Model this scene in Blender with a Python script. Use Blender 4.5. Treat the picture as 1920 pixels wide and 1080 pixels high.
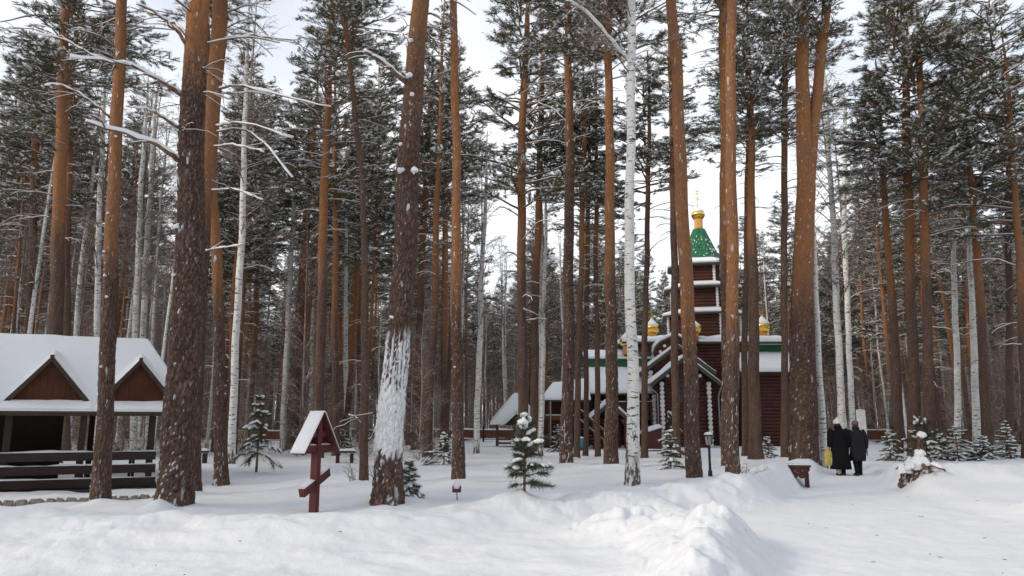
import bpy, math, random
import numpy as np
from mathutils import Vector, Matrix
R = math.radians
scene = bpy.context.scene
for _o in list(bpy.data.objects): bpy.data.objects.remove(_o)
C = scene.collection
random.seed(7)

# ------------------------------------------------------------------ camera
FPX, PITCH, CAMZ = 1400.0, R(10.3), 1.6          # focal length in 1920-wide pixels
cam_data = bpy.data.cameras.new('camera')
cam_data.sensor_width = 36.0
cam_data.lens = FPX / 1920 * 36.0
cam_data.clip_start, cam_data.clip_end = 0.05, 3000
cam = bpy.data.objects.new('camera', cam_data)
C.objects.link(cam)
cam.location = (0, 0, CAMZ)
cam.rotation_euler = (R(90) + PITCH, 0, 0)
scene.camera = cam

# ------------------------------------------------------------------ sky, sun, exposure
SUN_EL, SUN_AZ = R(26), R(-116)                  # azimuth measured from +Y towards +X
world = bpy.data.worlds.new('World'); scene.world = world
world.use_nodes = True
wn, wl = world.node_tree.nodes, world.node_tree.links
wn.clear()
w_out = wn.new('ShaderNodeOutputWorld')
w_sky = wn.new('ShaderNodeTexSky'); w_sky.sky_type = 'NISHITA'; w_sky.sun_disc = False
w_sky.sun_elevation = SUN_EL; w_sky.sun_rotation = SUN_AZ
w_sky.air_density = 1.0; w_sky.dust_density = 1.5; w_sky.ozone_density = 1.0
w_bg = wn.new('ShaderNodeBackground'); w_bg.inputs[1].default_value = 0.15
w_cl = wn.new('ShaderNodeBackground'); w_cl.inputs[0].default_value = (0.965, 0.98, 1.0, 1); w_cl.inputs[1].default_value = 1.08
w_tc = wn.new('ShaderNodeTexCoord')
w_mp = wn.new('ShaderNodeMapping'); w_mp.inputs['Scale'].default_value = (1.0, 1.0, 1.7)
w_nz = wn.new('ShaderNodeTexNoise'); w_nz.inputs['Scale'].default_value = 2.2; w_nz.inputs['Detail'].default_value = 5
w_rm = wn.new('ShaderNodeMapRange'); w_rm.inputs[1].default_value = 0.36; w_rm.inputs[2].default_value = 0.60
w_rm.inputs[3].default_value = 0.60; w_rm.inputs[4].default_value = 0.98
w_mx = wn.new('ShaderNodeMixShader')
wl.new(w_tc.outputs['Generated'], w_mp.inputs['Vector']); wl.new(w_mp.outputs[0], w_nz.inputs['Vector'])
wl.new(w_nz.outputs[0], w_rm.inputs[0])
w_sp = wn.new('ShaderNodeSeparateXYZ'); wl.new(w_tc.outputs['Generated'], w_sp.inputs[0])      # thin cloud, thinner overhead
w_el = wn.new('ShaderNodeMapRange'); w_el.inputs[1].default_value = 0.30; w_el.inputs[2].default_value = 0.85; w_el.inputs[3].default_value = 1.0; w_el.inputs[4].default_value = 0.60
wl.new(w_sp.outputs['Z'], w_el.inputs[0])
w_mu = wn.new('ShaderNodeMath'); w_mu.operation = 'MULTIPLY'; wl.new(w_rm.outputs[0], w_mu.inputs[0]); wl.new(w_el.outputs[0], w_mu.inputs[1])
wl.new(w_mu.outputs[0], w_mx.inputs[0])
wl.new(w_sky.outputs[0], w_bg.inputs[0]); wl.new(w_bg.outputs[0], w_mx.inputs[1]); wl.new(w_cl.outputs[0], w_mx.inputs[2])
wl.new(w_mx.outputs[0], w_out.inputs[0])
sun_data = bpy.data.lights.new('sun', 'SUN')
sun_data.energy, sun_data.angle, sun_data.color = 1.5, R(11), (1.0, 0.86, 0.70)
sun = bpy.data.objects.new('sun', sun_data); C.objects.link(sun)
sdir = Vector((math.sin(SUN_AZ) * math.cos(SUN_EL), math.cos(SUN_AZ) * math.cos(SUN_EL), math.sin(SUN_EL)))
sun.rotation_euler = sdir.to_track_quat('Z', 'Y').to_euler()
scene.view_settings.view_transform = 'Standard'
scene.view_settings.look = 'None'
scene.view_settings.gamma = 1.0
scene.view_settings.exposure = 0.33
scene.view_settings.use_curve_mapping = False

# ------------------------------------------------------------------ helpers: rays of the photograph -> places
CP, SP = math.cos(PITCH), math.sin(PITCH)
def ray(px, py):
    a, b = (px - 960) / FPX, (540 - py) / FPX
    return np.array([a, CP - b * SP, SP + b * CP])
def P(px, py, Y):
    r = ray(px, py); t = Y / r[1]
    return np.array([r[0] * t, Y, CAMZ + r[2] * t])
def mpp(py, Y):                                   # metres per (1920-wide) pixel at depth Y, row py
    return Y / ray(960, py)[1] / FPX
def on_plane(px, py, z=0.0):
    r = ray(px, py); t = (z - CAMZ) / r[2]
    return np.array([r[0] * t, r[1] * t])

# ------------------------------------------------------------------ helpers: noise
def hash2(i, j, s=0):
    i = np.asarray(i, dtype=np.int64); j = np.asarray(j, dtype=np.int64)
    h = (i * 374761393 + j * 668265263 + s * 144269504) & 0x7fffffff
    h = ((h ^ (h >> 13)) * 1274126177) & 0x7fffffff
    h = ((h ^ (h >> 16)) * 69069 + 12345) & 0x7fffffff
    return ((h ^ (h >> 11)) & 0xfffff) / float(0xfffff)
def vnoise(x, y, s=0):
    x = np.asarray(x, float); y = np.asarray(y, float)
    i, j = np.floor(x).astype(np.int64), np.floor(y).astype(np.int64)
    u, v = x - i, y - j
    u = u * u * (3 - 2 * u); v = v * v * (3 - 2 * v)
    return ((hash2(i, j, s) * (1 - u) + hash2(i + 1, j, s) * u) * (1 - v)
            + (hash2(i, j + 1, s) * (1 - u) + hash2(i + 1, j + 1, s) * u) * v) * 2 - 1
def fbm(x, y, o=4, s=0):
    a, t = 1.0, 0
    for k in range(o):
        t = t + a * vnoise(x * 2 ** k + 17.3 * k, y * 2 ** k - 9.1 * k, s + k); a *= 0.5
    return t
def worley(u, v, nu, s=0):
    """F1 and F2-F1 of a jittered grid, periodic in u with nu cells"""
    i0, j0 = np.floor(u).astype(np.int64), np.floor(v).astype(np.int64)
    f1 = np.full(u.shape, 9.0); f2 = np.full(u.shape, 9.0); cid = np.zeros(u.shape)
    for di in (-1, 0, 1):
        for dj in (-1, 0, 1):
            i, j = i0 + di, j0 + dj
            im = np.mod(i, nu)
            cx = i + 0.5 + (hash2(im, j, s) - .5) * .9; cy = j + 0.5 + (hash2(im, j, s + 5) - .5) * .9
            d = np.hypot(u - cx, v - cy)
            h = hash2(im, j, s + 9)
            near = d < f1
            f2 = np.where(near, f1, np.minimum(f2, d)); cid = np.where(near, h, cid); f1 = np.where(near, d, f1)
    return f1, f2 - f1, cid
def sstep(a, b, x):
    t = np.clip((x - a) / (b - a), 0, 1); return t * t * (3 - 2 * t)

# ------------------------------------------------------------------ helpers: meshes
def make_mesh(name, V, faces, mats, midx=None, smooth=False, attrs=None):
    """faces: list of (k,n) int arrays; midx: list of ints or arrays, one for each array of faces"""
    me = bpy.data.meshes.new(name)
    V = np.asarray(V, np.float32)
    faces = [np.asarray(f, np.int32) for f in faces if len(f)]
    me.vertices.add(len(V)); me.vertices.foreach_set('co', V.ravel())
    nl = sum(f.size for f in faces); npoly = sum(len(f) for f in faces)
    me.loops.add(nl); me.loops.foreach_set('vertex_index', np.concatenate([f.ravel() for f in faces]))
    me.polygons.add(npoly)
    tot = np.concatenate([np.full(len(f), f.shape[1], np.int32) for f in faces])
    st = np.concatenate([[0], np.cumsum(tot)[:-1]]).astype(np.int32)
    me.polygons.foreach_set('loop_start', st)
    try: me.polygons.foreach_set('loop_total', tot)
    except Exception: pass
    for m in (mats if isinstance(mats, (list, tuple)) else [mats]): me.materials.append(m)
    if midx is not None:
        mi = np.concatenate([np.full(len(f), m, np.int32) if np.isscalar(m) else np.asarray(m, np.int32) for f, m in zip(faces, midx)])
        me.polygons.foreach_set('material_index', mi)
    if smooth is True: me.polygons.foreach_set('use_smooth', np.ones(npoly, bool))
    elif smooth is not False and smooth is not None:
        me.polygons.foreach_set('use_smooth', np.concatenate([np.full(len(f), bool(s)) for f, s in zip(faces, smooth)]))
    for k, a in (attrs or {}).items():
        at = me.attributes.new(k, 'FLOAT', 'POINT'); at.data.foreach_set('value', np.asarray(a, np.float32))
    me.update(calc_edges=True); me.validate()
    return me
class MB:
    """collects shapes with a material slot for each; build() links them as ONE mesh object"""
    def __init__(s): s.V, s.F, s.n = [], {}, 0
    def add(s, V, F, m=0, smooth=False):
        V = np.asarray(V, float)
        for f in F:
            s.F.setdefault((len(f), m, smooth), []).append([i + s.n for i in f])
        s.V.append(V); s.n += len(V); return s
    def addn(s, V, F, m=0, smooth=False):          # F: one (k,n) array
        F = np.asarray(F) + s.n
        s.F.setdefault((F.shape[1], m, smooth), []).extend(F.tolist())
        s.V.append(np.asarray(V, float)); s.n += len(V); return s
    def box(s, c, d, m=0, rz=0.0, rot=None):
        x, y, z = [q / 2 for q in d]
        V = np.array([[-x,-y,-z],[x,-y,-z],[x,y,-z],[-x,y,-z],[-x,-y,z],[x,-y,z],[x,y,z],[-x,y,z]])
        if rz: V = V @ np.array([[math.cos(rz), math.sin(rz), 0], [-math.sin(rz), math.cos(rz), 0], [0, 0, 1]])
        if rot is not None: V = V @ np.array(rot).T
        return s.add(V + np.array(c), [(0,3,2,1),(4,5,6,7),(0,1,5,4),(1,2,6,5),(2,3,7,6),(3,0,4,7)], m)
    def beam(s, a, b, w, h, m=0):                  # box from a to b, w across (level), h high
        a, b = np.array(a, float), np.array(b, float)
        d = b - a; L = np.linalg.norm(d); x = d / L
        y = np.cross([0, 0, 1], x)
        y = np.array([0, 1, 0.]) if np.linalg.norm(y) < 1e-6 else y / np.linalg.norm(y)
        z = np.cross(x, y)
        return s.box((a + b) / 2, (L, w, h), m, rot=np.stack([x, y, z], 1))
    def tube(s, pts, rad, n=8, m=0, smooth=True, cap=True, sq=1.0):
        pts = np.asarray(pts, float); k = len(pts)
        rad = np.broadcast_to(np.asarray(rad, float), (k,))
        tg = np.gradient(pts, axis=0); tg /= np.linalg.norm(tg, axis=1)[:, None] + 1e-9
        up = np.array([0, 0, 1.0]) if abs(tg[:, 2]).mean() < 0.8 else np.array([0, 1.0, 0])
        a = np.cross(tg, up); a /= np.linalg.norm(a, axis=1)[:, None] + 1e-9
        b = np.cross(a, tg)
        th = np.arange(n) / n * 2 * math.pi
        V = pts[:, None] + rad[:, None, None] * (np.cos(th)[None, :, None] * a[:, None] + sq * np.sin(th)[None, :, None] * b[:, None])
        i = np.arange(k - 1)[:, None] * n; j = np.arange(n)[None]; j2 = (j + 1) % n
        F = np.stack([i + j, i + n + j, i + n + j2, i + j2], -1).reshape(-1, 4)
        s.addn(V.reshape(-1, 3), F, m, smooth)
        if cap:
            o = s.n - k * n
            s.F.setdefault((n, m, False), []).append([o + q for q in range(n)])
            s.F.setdefault((n, m, False), []).append([o + (k - 1) * n + q for q in range(n)][::-1])
        return s
    def lathe(s, c, prof, n=16, m=0, smooth=True, ph=0.0):   # prof: (r,z) from bottom to top
        c = np.array(c, float); k = len(prof); th = np.arange(n) / n * 2 * math.pi + ph
        V = np.array([[c[0] + r * math.cos(t), c[1] + r * math.sin(t), c[2] + z] for r, z in prof for t in th])
        i = np.arange(k - 1)[:, None] * n; j = np.arange(n)[None]; j2 = (j + 1) % n
        F = np.stack([i + j, i + j2, i + n + j2, i + n + j], -1).reshape(-1, 4)
        s.addn(V, F, m, smooth)
        o = s.n - k * n
        s.F.setdefault((n, m, False), []).append([o + q for q in range(n)][::-1])
        s.F.setdefault((n, m, False), []).append([o + (k - 1) * n + q for q in range(n)])
        return s
    def prism(s, poly, off, m=0):                  # planar polygon (3-D points) extruded by the vector off
        poly = np.asarray(poly, float); n = len(poly); off = np.array(off, float)
        F = [tuple(range(n)), tuple(range(2 * n - 1, n - 1, -1))]
        F += [(i, n + i, n + (i + 1) % n, (i + 1) % n) for i in range(n)]
        nn = np.zeros(3)
        for i in range(1, n - 1): nn += np.cross(poly[i] - poly[0], poly[i + 1] - poly[0])
        if np.dot(nn, off) > 0: F = [f[::-1] for f in F]
        return s.add(np.vstack([poly, poly + off]), F, m)
    def slab(s, a, b, c, d, th, m=0, nu=14, nv=8, seed=0, amp=0.25, edge=0.12, up=(0, 0, 1)):
        """a pillow of snow on the quad a-b-c-d: rounded rims, uneven top"""
        a, b, c, d = [np.array(q, float) for q in (a, b, c, d)]; up = np.array(up, float)
        u = np.linspace(0, 1, nu + 1); v = np.linspace(0, 1, nv + 1)
        U, Vv = np.meshgrid(u, v, indexing='ij')
        Q = ((1-U)*(1-Vv))[..., None]*a + (U*(1-Vv))[..., None]*b + (U*Vv)[..., None]*c + ((1-U)*Vv)[..., None]*d
        lu, lv = np.linalg.norm(b - a), np.linalg.norm(d - a)
        du = np.minimum(U, 1 - U) * lu; dv = np.minimum(Vv, 1 - Vv) * lv
        e = np.minimum(du, dv) * (1 + .55 * fbm(U * lu * 2.1 + seed, Vv * lv * 2.1 - seed, 2, seed + 2))
        prof = 0.35 + 0.65 * np.sqrt(np.clip(1 - (1 - np.clip(e / edge, 0, 1)) ** 2, 0, 1))
        hgt = th * prof * (1 + amp * fbm(U * lu * 1.3 + seed * 3.1, Vv * lv * 1.3 + seed, 3, seed))
        T = Q + hgt[..., None] * up
        n = (nu + 1) * (nv + 1)
        i, j = np.meshgrid(np.arange(nu), np.arange(nv), indexing='ij'); w = nv + 1
        k = (i * w + j).ravel()
        F = np.stack([k, k + w, k + w + 1, k + 1], 1)
        nrm = np.cross(b - a, d - a)
        if np.dot(nrm, up) < 0: F = F[:, ::-1]
        rim = [q * w for q in range(nu + 1)] + [nu * w + q for q in range(1, nv + 1)] + [q * w + nv for q in range(nu - 1, -1, -1)] + [q for q in range(nv - 1, 0, -1)]
        Fs = []
        for x, y in zip(rim, rim[1:] + rim[:1]):
            f = (x, n + x, n + y, y)
            Fs.append(f if np.dot(nrm, up) < 0 else f[::-1])
        o = s.n
        s.addn(np.vstack([T.reshape(-1, 3), Q.reshape(-1, 3)]), F, m, True)
        s.F.setdefault((4, m, False), []).extend([[o + q for q in f] for f in Fs])
        s.F.setdefault((4, m, False), []).extend((F[:, ::-1] + o + n).tolist())
        return s
    def mesh(s, name, mats):
        ks = list(s.F.keys())
        return make_mesh(name, np.vstack(s.V), [np.array(s.F[k]) for k in ks], mats, [k[1] for k in ks], [k[2] for k in ks])
    def build(s, name, mats, parent=None, loc=(0, 0, 0)):
        return link(name, s.mesh(name, mats), parent, loc)
def link(name, me, parent=None, loc=(0, 0, 0)):
    o = bpy.data.objects.new(name, me); C.objects.link(o)
    o.location = loc
    if parent is not None: o.parent = parent
    return o
def tag(o, label=None, cat=None, group=None, kind=None):
    if label: o['label'] = label
    if cat: o['category'] = cat
    if group: o['group'] = group
    if kind: o['kind'] = kind
    return o
def thing(name, label, cat, loc=(0, 0, 0), rz=0.0, group=None):
    o = bpy.data.objects.new(name, None); C.objects.link(o)
    o.location = loc; o.rotation_euler = (0, 0, rz); o.empty_display_size = 0.2
    return tag(o, label, cat, group)

# ------------------------------------------------------------------ materials
def mat(name, col=(.5, .5, .5), rough=0.8, metal=0.0, spec=0.3):
    m = bpy.data.materials.new(name); m.use_nodes = True
    b = m.node_tree.nodes['Principled BSDF']
    b.inputs['Base Color'].default_value = (*col, 1); b.inputs['Roughness'].default_value = rough
    b.inputs['Metallic'].default_value = metal; b.inputs['Specular IOR Level'].default_value = spec
    return m
class NT:
    """short hand for node trees"""
    def __init__(s, m): s.m = m; s.t = m.node_tree; s.n = s.t.nodes; s.l = s.t.links; s.b = s.n['Principled BSDF']
    def put(s, sock, v):
        if hasattr(v, 'is_linked'): s.l.new(v, sock)
        elif isinstance(v, tuple) and len(v) == 3 and sock.type == 'RGBA': sock.default_value = (*v, 1)
        else: sock.default_value = v
    def obj(s, scale=(1, 1, 1), which='Object'):
        tc = s.n.new('ShaderNodeTexCoord'); mp = s.n.new('ShaderNodeMapping'); mp.inputs['Scale'].default_value = scale
        s.l.new(tc.outputs[which], mp.inputs['Vector']); return mp.outputs[0]
    def noise(s, vec, scale, detail=4, rough=.55):
        q = s.n.new('ShaderNodeTexNoise'); s.l.new(vec, q.inputs['Vector'])
        q.inputs['Scale'].default_value = scale; q.inputs['Detail'].default_value = detail; q.inputs['Roughness'].default_value = rough
        return q.outputs[0]
    def voro(s, vec, scale, feature='F1'):
        q = s.n.new('ShaderNodeTexVoronoi'); q.feature = feature; s.l.new(vec, q.inputs['Vector']); q.inputs['Scale'].default_value = scale
        return q.outputs[0]
    def rng(s, v, a, b, c=0.0, d=1.0):
        q = s.n.new('ShaderNodeMapRange'); s.put(q.inputs[0], v)
        for k, x in enumerate((a, b, c, d)): q.inputs[k + 1].default_value = x
        return q.outputs[0]
    def math(s, op, a, b=0.0, clamp=False):
        q = s.n.new('ShaderNodeMath'); q.operation = op; q.use_clamp = clamp; s.put(q.inputs[0], a); s.put(q.inputs[1], b); return q.outputs[0]
    def mix(s, f, a, b):
        q = s.n.new('ShaderNodeMix'); q.data_type = 'RGBA'; s.put(q.inputs[0], f); s.put(q.inputs[6], a); s.put(q.inputs[7], b); return q.outputs[2]
    def attr(s, name, typ='GEOMETRY'):
        q = s.n.new('ShaderNodeAttribute'); q.attribute_name = name; q.attribute_type = typ; return q.outputs['Fac']
    def normal_dot(s, d):
        g = s.n.new('ShaderNodeNewGeometry'); q = s.n.new('ShaderNodeVectorMath'); q.operation = 'DOT_PRODUCT'
        s.l.new(g.outputs['Normal'], q.inputs[0]); q.inputs[1].default_value = d; return q.outputs['Value']
    def rnd(s):
        return s.n.new('ShaderNodeObjectInfo').outputs['Random']
    def bump(s, h, strength=.5, dist=.02):
        q = s.n.new('ShaderNodeBump'); q.inputs['Strength'].default_value = strength; q.inputs['Distance'].default_value = dist
        s.l.new(h, q.inputs['Height']); s.l.new(q.outputs[0], s.b.inputs['Normal']); return q
    def color(s, v): s.put(s.b.inputs['Base Color'], v)
    def rough(s, v): s.put(s.b.inputs['Roughness'], v)

SNOWC = (0.84, 0.855, 0.885)
M = {}
def m_snow_ground():
    m = mat('snow_ground', SNOWC, 0.75, spec=.2); t = NT(m)
    v = t.obj()
    h = t.math('ADD', t.math('MULTIPLY', t.noise(v, 6, 6, .6), 0.6), t.math('MULTIPLY', t.noise(v, 38, 3, .6), 0.22))
    t.bump(h, .55, .05)
    t.color(t.mix(t.rng(t.noise(v, .7, 3), .4, .65), (.80, .832, .862), (.86, .872, .895)))
    return m
def m_snow():
    m = mat('snow', (.85, .862, .885), 0.7, spec=.2); t = NT(m); t.bump(t.noise(t.obj(), 14, 4), .4, .03); return m
def m_pine():
    m = mat('pine_bark', (.1, .06, .05), 0.9, spec=.15); t = NT(m)
    v = t.obj(); vs = t.obj((1, 1, .32)); org = t.attr('orange'); sn = t.attr('snow')
    n1 = t.noise(vs, 22, 5, .6); n2 = t.noise(v, 3.0, 3)
    vor = t.voro(t.obj((1, 1, .4)), 17, 'DISTANCE_TO_EDGE')
    pl = t.math('MULTIPLY', t.attr('plate'), t.rng(vor, .0, .16, .35, 1.15), True)
    low = t.mix(t.rng(n1, .35, .65), (.066, .040, .031), (.165, .102, .076))
    low = t.mix(pl, t.mix(.7, low, (.042, .025, .021)), t.mix(.65, low, (.245, .165, .125)))
    low = t.mix(t.math('MULTIPLY', t.rng(n2, .5, .7), .5), low, (.125, .092, .082))
    hi = t.mix(t.rng(n1, .3, .7), (.21, .088, .036), (.40, .188, .078))
    hi = t.mix(t.math('MULTIPLY', t.rng(n2, .42, .68), .75), hi, (.22, .122, .075))
    knot = t.math('MULTIPLY', t.rng(t.noise(t.obj((1, 1, 1.6)), 13, 2, .5), .68, .74), .8)
    hi = t.mix(knot, hi, (.06, .03, .02))
    hi = t.mix(t.rng(t.noise(t.obj((1, 1, .25)), 60, 3, .6),   .52, .66, 0, .30), hi, (.12, .05, .025))
    base = t.mix(org, low, hi)
    base = t.mix(t.rng(t.rnd(), 0, 1, 0, .30), base, (.12, .075, .06))
    # wind-blown snow caught in the bark, on the side the wind came from
    wind = t.math('MULTIPLY', t.rng(t.normal_dot((-0.42, -0.87, 0.22)), .05, .9), t.rng(t.noise(v, .55, 2), .40, .62, .15, 1))
    f = t.rng(t.math('ADD', t.noise(t.obj((1, 1, .55)), 34, 2, .5), t.math('MULTIPLY', t.noise(v, 1.1, 2), .25)), .832, .862)
    f2 = t.rng(t.noise(t.obj((1, 1, 1.3)), 19, 1, .4), .762, .79)
    fl = t.math('MULTIPLY', t.math('MULTIPLY', t.math('MAXIMUM', f, f2), wind), t.rng(org, 0, 1, 1, .55))
    base = t.mix(t.math('MAXIMUM', fl, sn, True), base, (.82, .835, .86))
    t.color(base)
    hh = t.math('ADD', t.math('MULTIPLY', t.rng(vor, 0, .28), t.rng(org, 0, 1, 1, .18)), t.math('MULTIPLY', n1, .5))
    t.bump(hh, .9, .02)
    return m
def m_birch():
    m = mat('birch_bark', (.7, .7, .68), 0.7, spec=.25); t = NT(m)
    v = t.obj(); band = t.obj((1, 1, 4.5)); dk = t.attr('orange'); sn = t.attr('snow')
    n = t.noise(band, 5.0, 4, .65)
    lent = t.rng(t.math('ADD', n, t.math('MULTIPLY', t.noise(t.obj((1, 1, 1.8)), 1.6, 2), .25)), .70, .745)
    col = t.mix(t.rng(t.noise(v, 2.2, 4), .35, .7), (.62, .61, .585), (.80, .795, .775))
    col = t.mix(lent, col, (.06, .052, .05))
    rough = t.rng(t.math('ADD', t.noise(t.obj((1, 1, .35)), 13, 5, .7), t.math('MULTIPLY', dk, .24)), .66, .74)
    col = t.mix(rough, col, (.11, .092, .08))
    col = t.mix(sn, col, (.84, .85, .87))
    t.color(col); t.bump(t.math('ADD', n, rough), .5, .012)
    return m
def m_needle():
    m = mat('pine_needle', (.05, .06, .03), 0.75, spec=.25); t = NT(m)
    c = t.mix(t.rng(t.noise(t.obj(), .55, 2), .38, .62), (.056, .070, .038), (.165, .142, .062))
    c = t.mix(t.rng(t.rnd(), 0, 1, 0, .6), c, (.098, .094, .062))
    t.color(c); return m
def m_young():
    m = mat('young_needle', (.07, .09, .04), .7, spec=.3); t = NT(m)
    t.color(t.mix(t.rng(t.noise(t.obj(), 5, 2), .35, .65), (.040, .054, .036), (.105, .115, .065))); return m
def m_limb():
    m = mat('limb_bark', (.10, .06, .04), .9, spec=.1); t = NT(m)
    t.color(t.mix(t.rng(t.noise(t.obj(), 7, 3), .35, .65), (.085, .060, .050), (.25, .155, .098))); return m
def m_twig():
    m = mat('frosted_twig', (.2, .17, .16), .9, spec=.1); t = NT(m)
    top = t.rng(t.normal_dot((0, -.25, .97)), .1, .7)
    nz = t.rng(t.noise(t.obj(), 8, 3), .48, .62)
    c = t.mix(t.rng(t.rnd(), 0, 1), (.17, .120, .095), (.30, .225, .18))
    t.color(t.mix(t.math('MULTIPLY', top, nz), c, (.78, .79, .81))); return m
def m_wood(name, c1, c2, scale=(1, 1, 1), k=14, rough=.75, spec=.25):
    m = mat(name, c1, rough, spec=spec); t = NT(m)
    n = t.noise(t.obj(scale), k, 5, .6)
    c = t.mix(t.rng(n, .3, .7), c1, c2)
    c = t.mix(t.rng(t.noise(t.obj(), 1.6, 3), .42, .75, 0, .5), c, tuple(x * .7 for x in c1))
    t.color(c); t.bump(n, .35, .006); return m
def m_plain(name, col, rough=.8, metal=0., spec=.3, var=.25, k=9):
    m = mat(name, col, rough, metal, spec); t = NT(m)
    n = t.noise(t.obj(), k, 4)
    t.color(t.mix(t.rng(n, .3, .7), tuple(x * (1 - var) for x in col), tuple(min(.95, x * (1 + var)) for x in col)))
    t.rough(t.rng(n, .3, .7, max(.05, rough - .1), min(1, rough + .1)))
    return m
M['ground'] = m_snow_ground(); M['snow'] = m_snow(); M['pine'] = m_pine(); M['birch'] = m_birch()
M['needle'] = m_needle(); M['young'] = m_young(); M['limb'] = m_limb(); M['twig'] = m_twig()
M['gable'] = m_wood('gable_wood', (.066, .021, .013), (.130, .042, .022), (6, 6, .6), 6)
M['dark'] = m_wood('dark_wood', (.026, .018, .016), (.054, .039, .033), (.6, .6, 6), 8)
M['edge'] = m_wood('edge_wood', (.042, .031, .022), (.085, .062, .044), (1, 1, 3), 10)
M['redwood'] = m_wood('red_stained_wood', (.085, .014, .014), (.135, .027, .025), (3, 3, .8), 9, .55, .4)
M['log'] = m_wood('dark_log', (.060, .022, .017), (.125, .050, .036), (.5, 3, 3), 7, .6)
M['brownwood'] = m_wood('brown_wood', (.10, .042, .024), (.19, .085, .045), (1, 1, 4), 9)
M['white'] = m_plain('white_paint', (.72, .72, .72), .6, var=.12)
M['green'] = m_plain('green_roof', (.022, .145, .060), .45, 0, .4, .3)
M['greentent'] = m_plain('green_tiles', (.022, .165, .072), .45, 0, .4, .25, 3)
M['gold'] = m_plain('gold_leaf', (.86, .56, .13), .22, 1.0, .5, .08)
M['copper'] = m_plain('gilded_drum', (.72, .36, .10), .35, .8, .5, .15)
M['zinc'] = m_plain('zinc_pipe', (.30, .31, .32), .45, .7, .4, .15)
M['black'] = m_plain('black_iron', (.022, .022, .024), .5, .3, .4, .3)
M['stone'] = m_plain('foundation_stone', (.24, .22, .19), .9, 0, .2, .4, 6)
M['glass'] = m_plain('dark_glass', (.03, .035, .045), .08, 0, .6, .2)
M['lampglass'] = m_plain('lamp_glass', (.34, .33, .29), .2, 0, .5, .1)
M['roofing'] = m_plain('roofing_sheet', (.085, .075, .06), .7, .0, .3, .3)

# ================================================================== the ground
def polydist(x, y, pts):
    """distance to a polyline and the parameter (0..1) along it"""
    best = np.full(np.shape(x), 1e9); par = np.zeros(np.shape(x)); n = len(pts) - 1
    for k in range(n):
        a, b = np.array(pts[k]), np.array(pts[k + 1]); d = b - a; L2 = d @ d
        t = np.clip(((x - a[0]) * d[0] + (y - a[1]) * d[1]) / L2, 0, 1)
        q = np.hypot(x - a[0] - t * d[0], y - a[1] - t * d[1])
        par = np.where(q < best, (k + t) / n, par); best = np.minimum(best, q)
    return best, par
def gp(*pix, z=0.0): return [tuple(on_plane(px, py, z)) for px, py in pix]
BANKS = [  # crest line, height at the start, height at the end, half width, lumpiness
    (gp((-260, 935), (0, 955), (330, 972), (600, 972), (820, 956), (1000, 944), (1150, 938), z=.2), .18, .26, 1.05, .05),
    (gp((1200, 962), (1280, 972), (1345, 1000), (1405, 1055), (1440, 1120), z=.3), .42, .50, .85, .95),
    (gp((1010, 950), (1150, 948), (1230, 950), z=.2), .06, .22, .75, .5),
    (gp((1290, 938), (1380, 930), (1470, 912), (1535, 900), z=.15), .32, .36, .80, .7),
    (gp((1650, 897), (1740, 905), (1850, 905), (2050, 890), z=.15), .30, .34, 1.0, .4),
    (gp((1930, 968), (2080, 960), z=.1), .22, .30, .8, .6),
    (gp((-200, 1030), (60, 1020), (180, 1000), z=.1), .10, .08, 1.2, .2),
]
# the trodden way: from the lower right up to the two walkers, and on towards the wood
WAY = gp((1960, 1300), (1830, 1080), (1690, 985), (1610, 935), (1592, 905), (1596, 892)) + [(11.6, 27.5), (13.5, 34), (17, 44)]
def h0(x, y):
    x = np.asarray(x, float); y = np.asarray(y, float)
    r = np.hypot(x, y)
    far = sstep(12.5, 17.0, y + 0.10 * x + .6 * vnoise(x * .25, y * .25, 3))
    z = 0.16 * far + 0.10 * far * fbm(x * .16, y * .16, 3, 11) + 0.035 * fbm(x * .8, y * .8, 3, 21)
    z = z + 0.3 * sstep(60, 200, r) * fbm(x * .02, y * .02, 2, 31)
    for pts, ha, hb, w, lump in BANKS:
        d, t = polydist(x, y, pts)
        hh = ha + (hb - ha) * t
        n = fbm(x * 1.7, y * 1.7, 4, 41)
        # a shovelled bank: broken clods on its flanks
        f1, e, cid = worley(x * 2.1 + .35 * n, y * 2.1 - .35 * n, 1000003, 51)
        clod = (cid - .45) * .16 + .05 * sstep(.0, .35, e)
        bell = np.exp(-(d / w) ** 2.4)
        z = z + bell * hh * (1 + .22 * n) + lump * np.exp(-(d / (w * 1.25)) ** 4) * (clod * .55 + .045 * fbm(x * 5, y * 5, 4, 61) + .02 * np.abs(vnoise(x * 11, y * 11, 67)))
    # the pavilion stands in a slight hollow
    z = z - .30 * np.exp(-(((x + 11.2) / 4.6) ** 2 + ((y - 19.0) / 4.2) ** 2) ** 1.5)
    d, t = polydist(x, y, WAY)
    wid = 2.3 - 1.35 * sstep(.25, .55, t)
    k = 1 - sstep(wid * .72, wid * 1.15, d + .12 * vnoise(x * 1.5, y * 1.5, 71))
    flat = 0.02 + .014 * fbm(x * 2.5, y * 2.5, 3, 81) + .009 * vnoise(x * 5.5, y * 4, 85) * sstep(.1, .5, vnoise(x * .8, y * .6, 87) + .4)
    z = z * (1 - k) + flat * k
    # old footprints and ruts in the near snow on the left
    q = np.exp(-((x + 2.2) / 4.5) ** 4) * (1 - sstep(11.5, 13.5, y))
    z = z + q * .028 * fbm(x * 1.9 + 5, y * 3.1, 4, 91)
    return z
def hs(x, y): return float(h0(np.array([x]), np.array([y]))[0])
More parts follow.
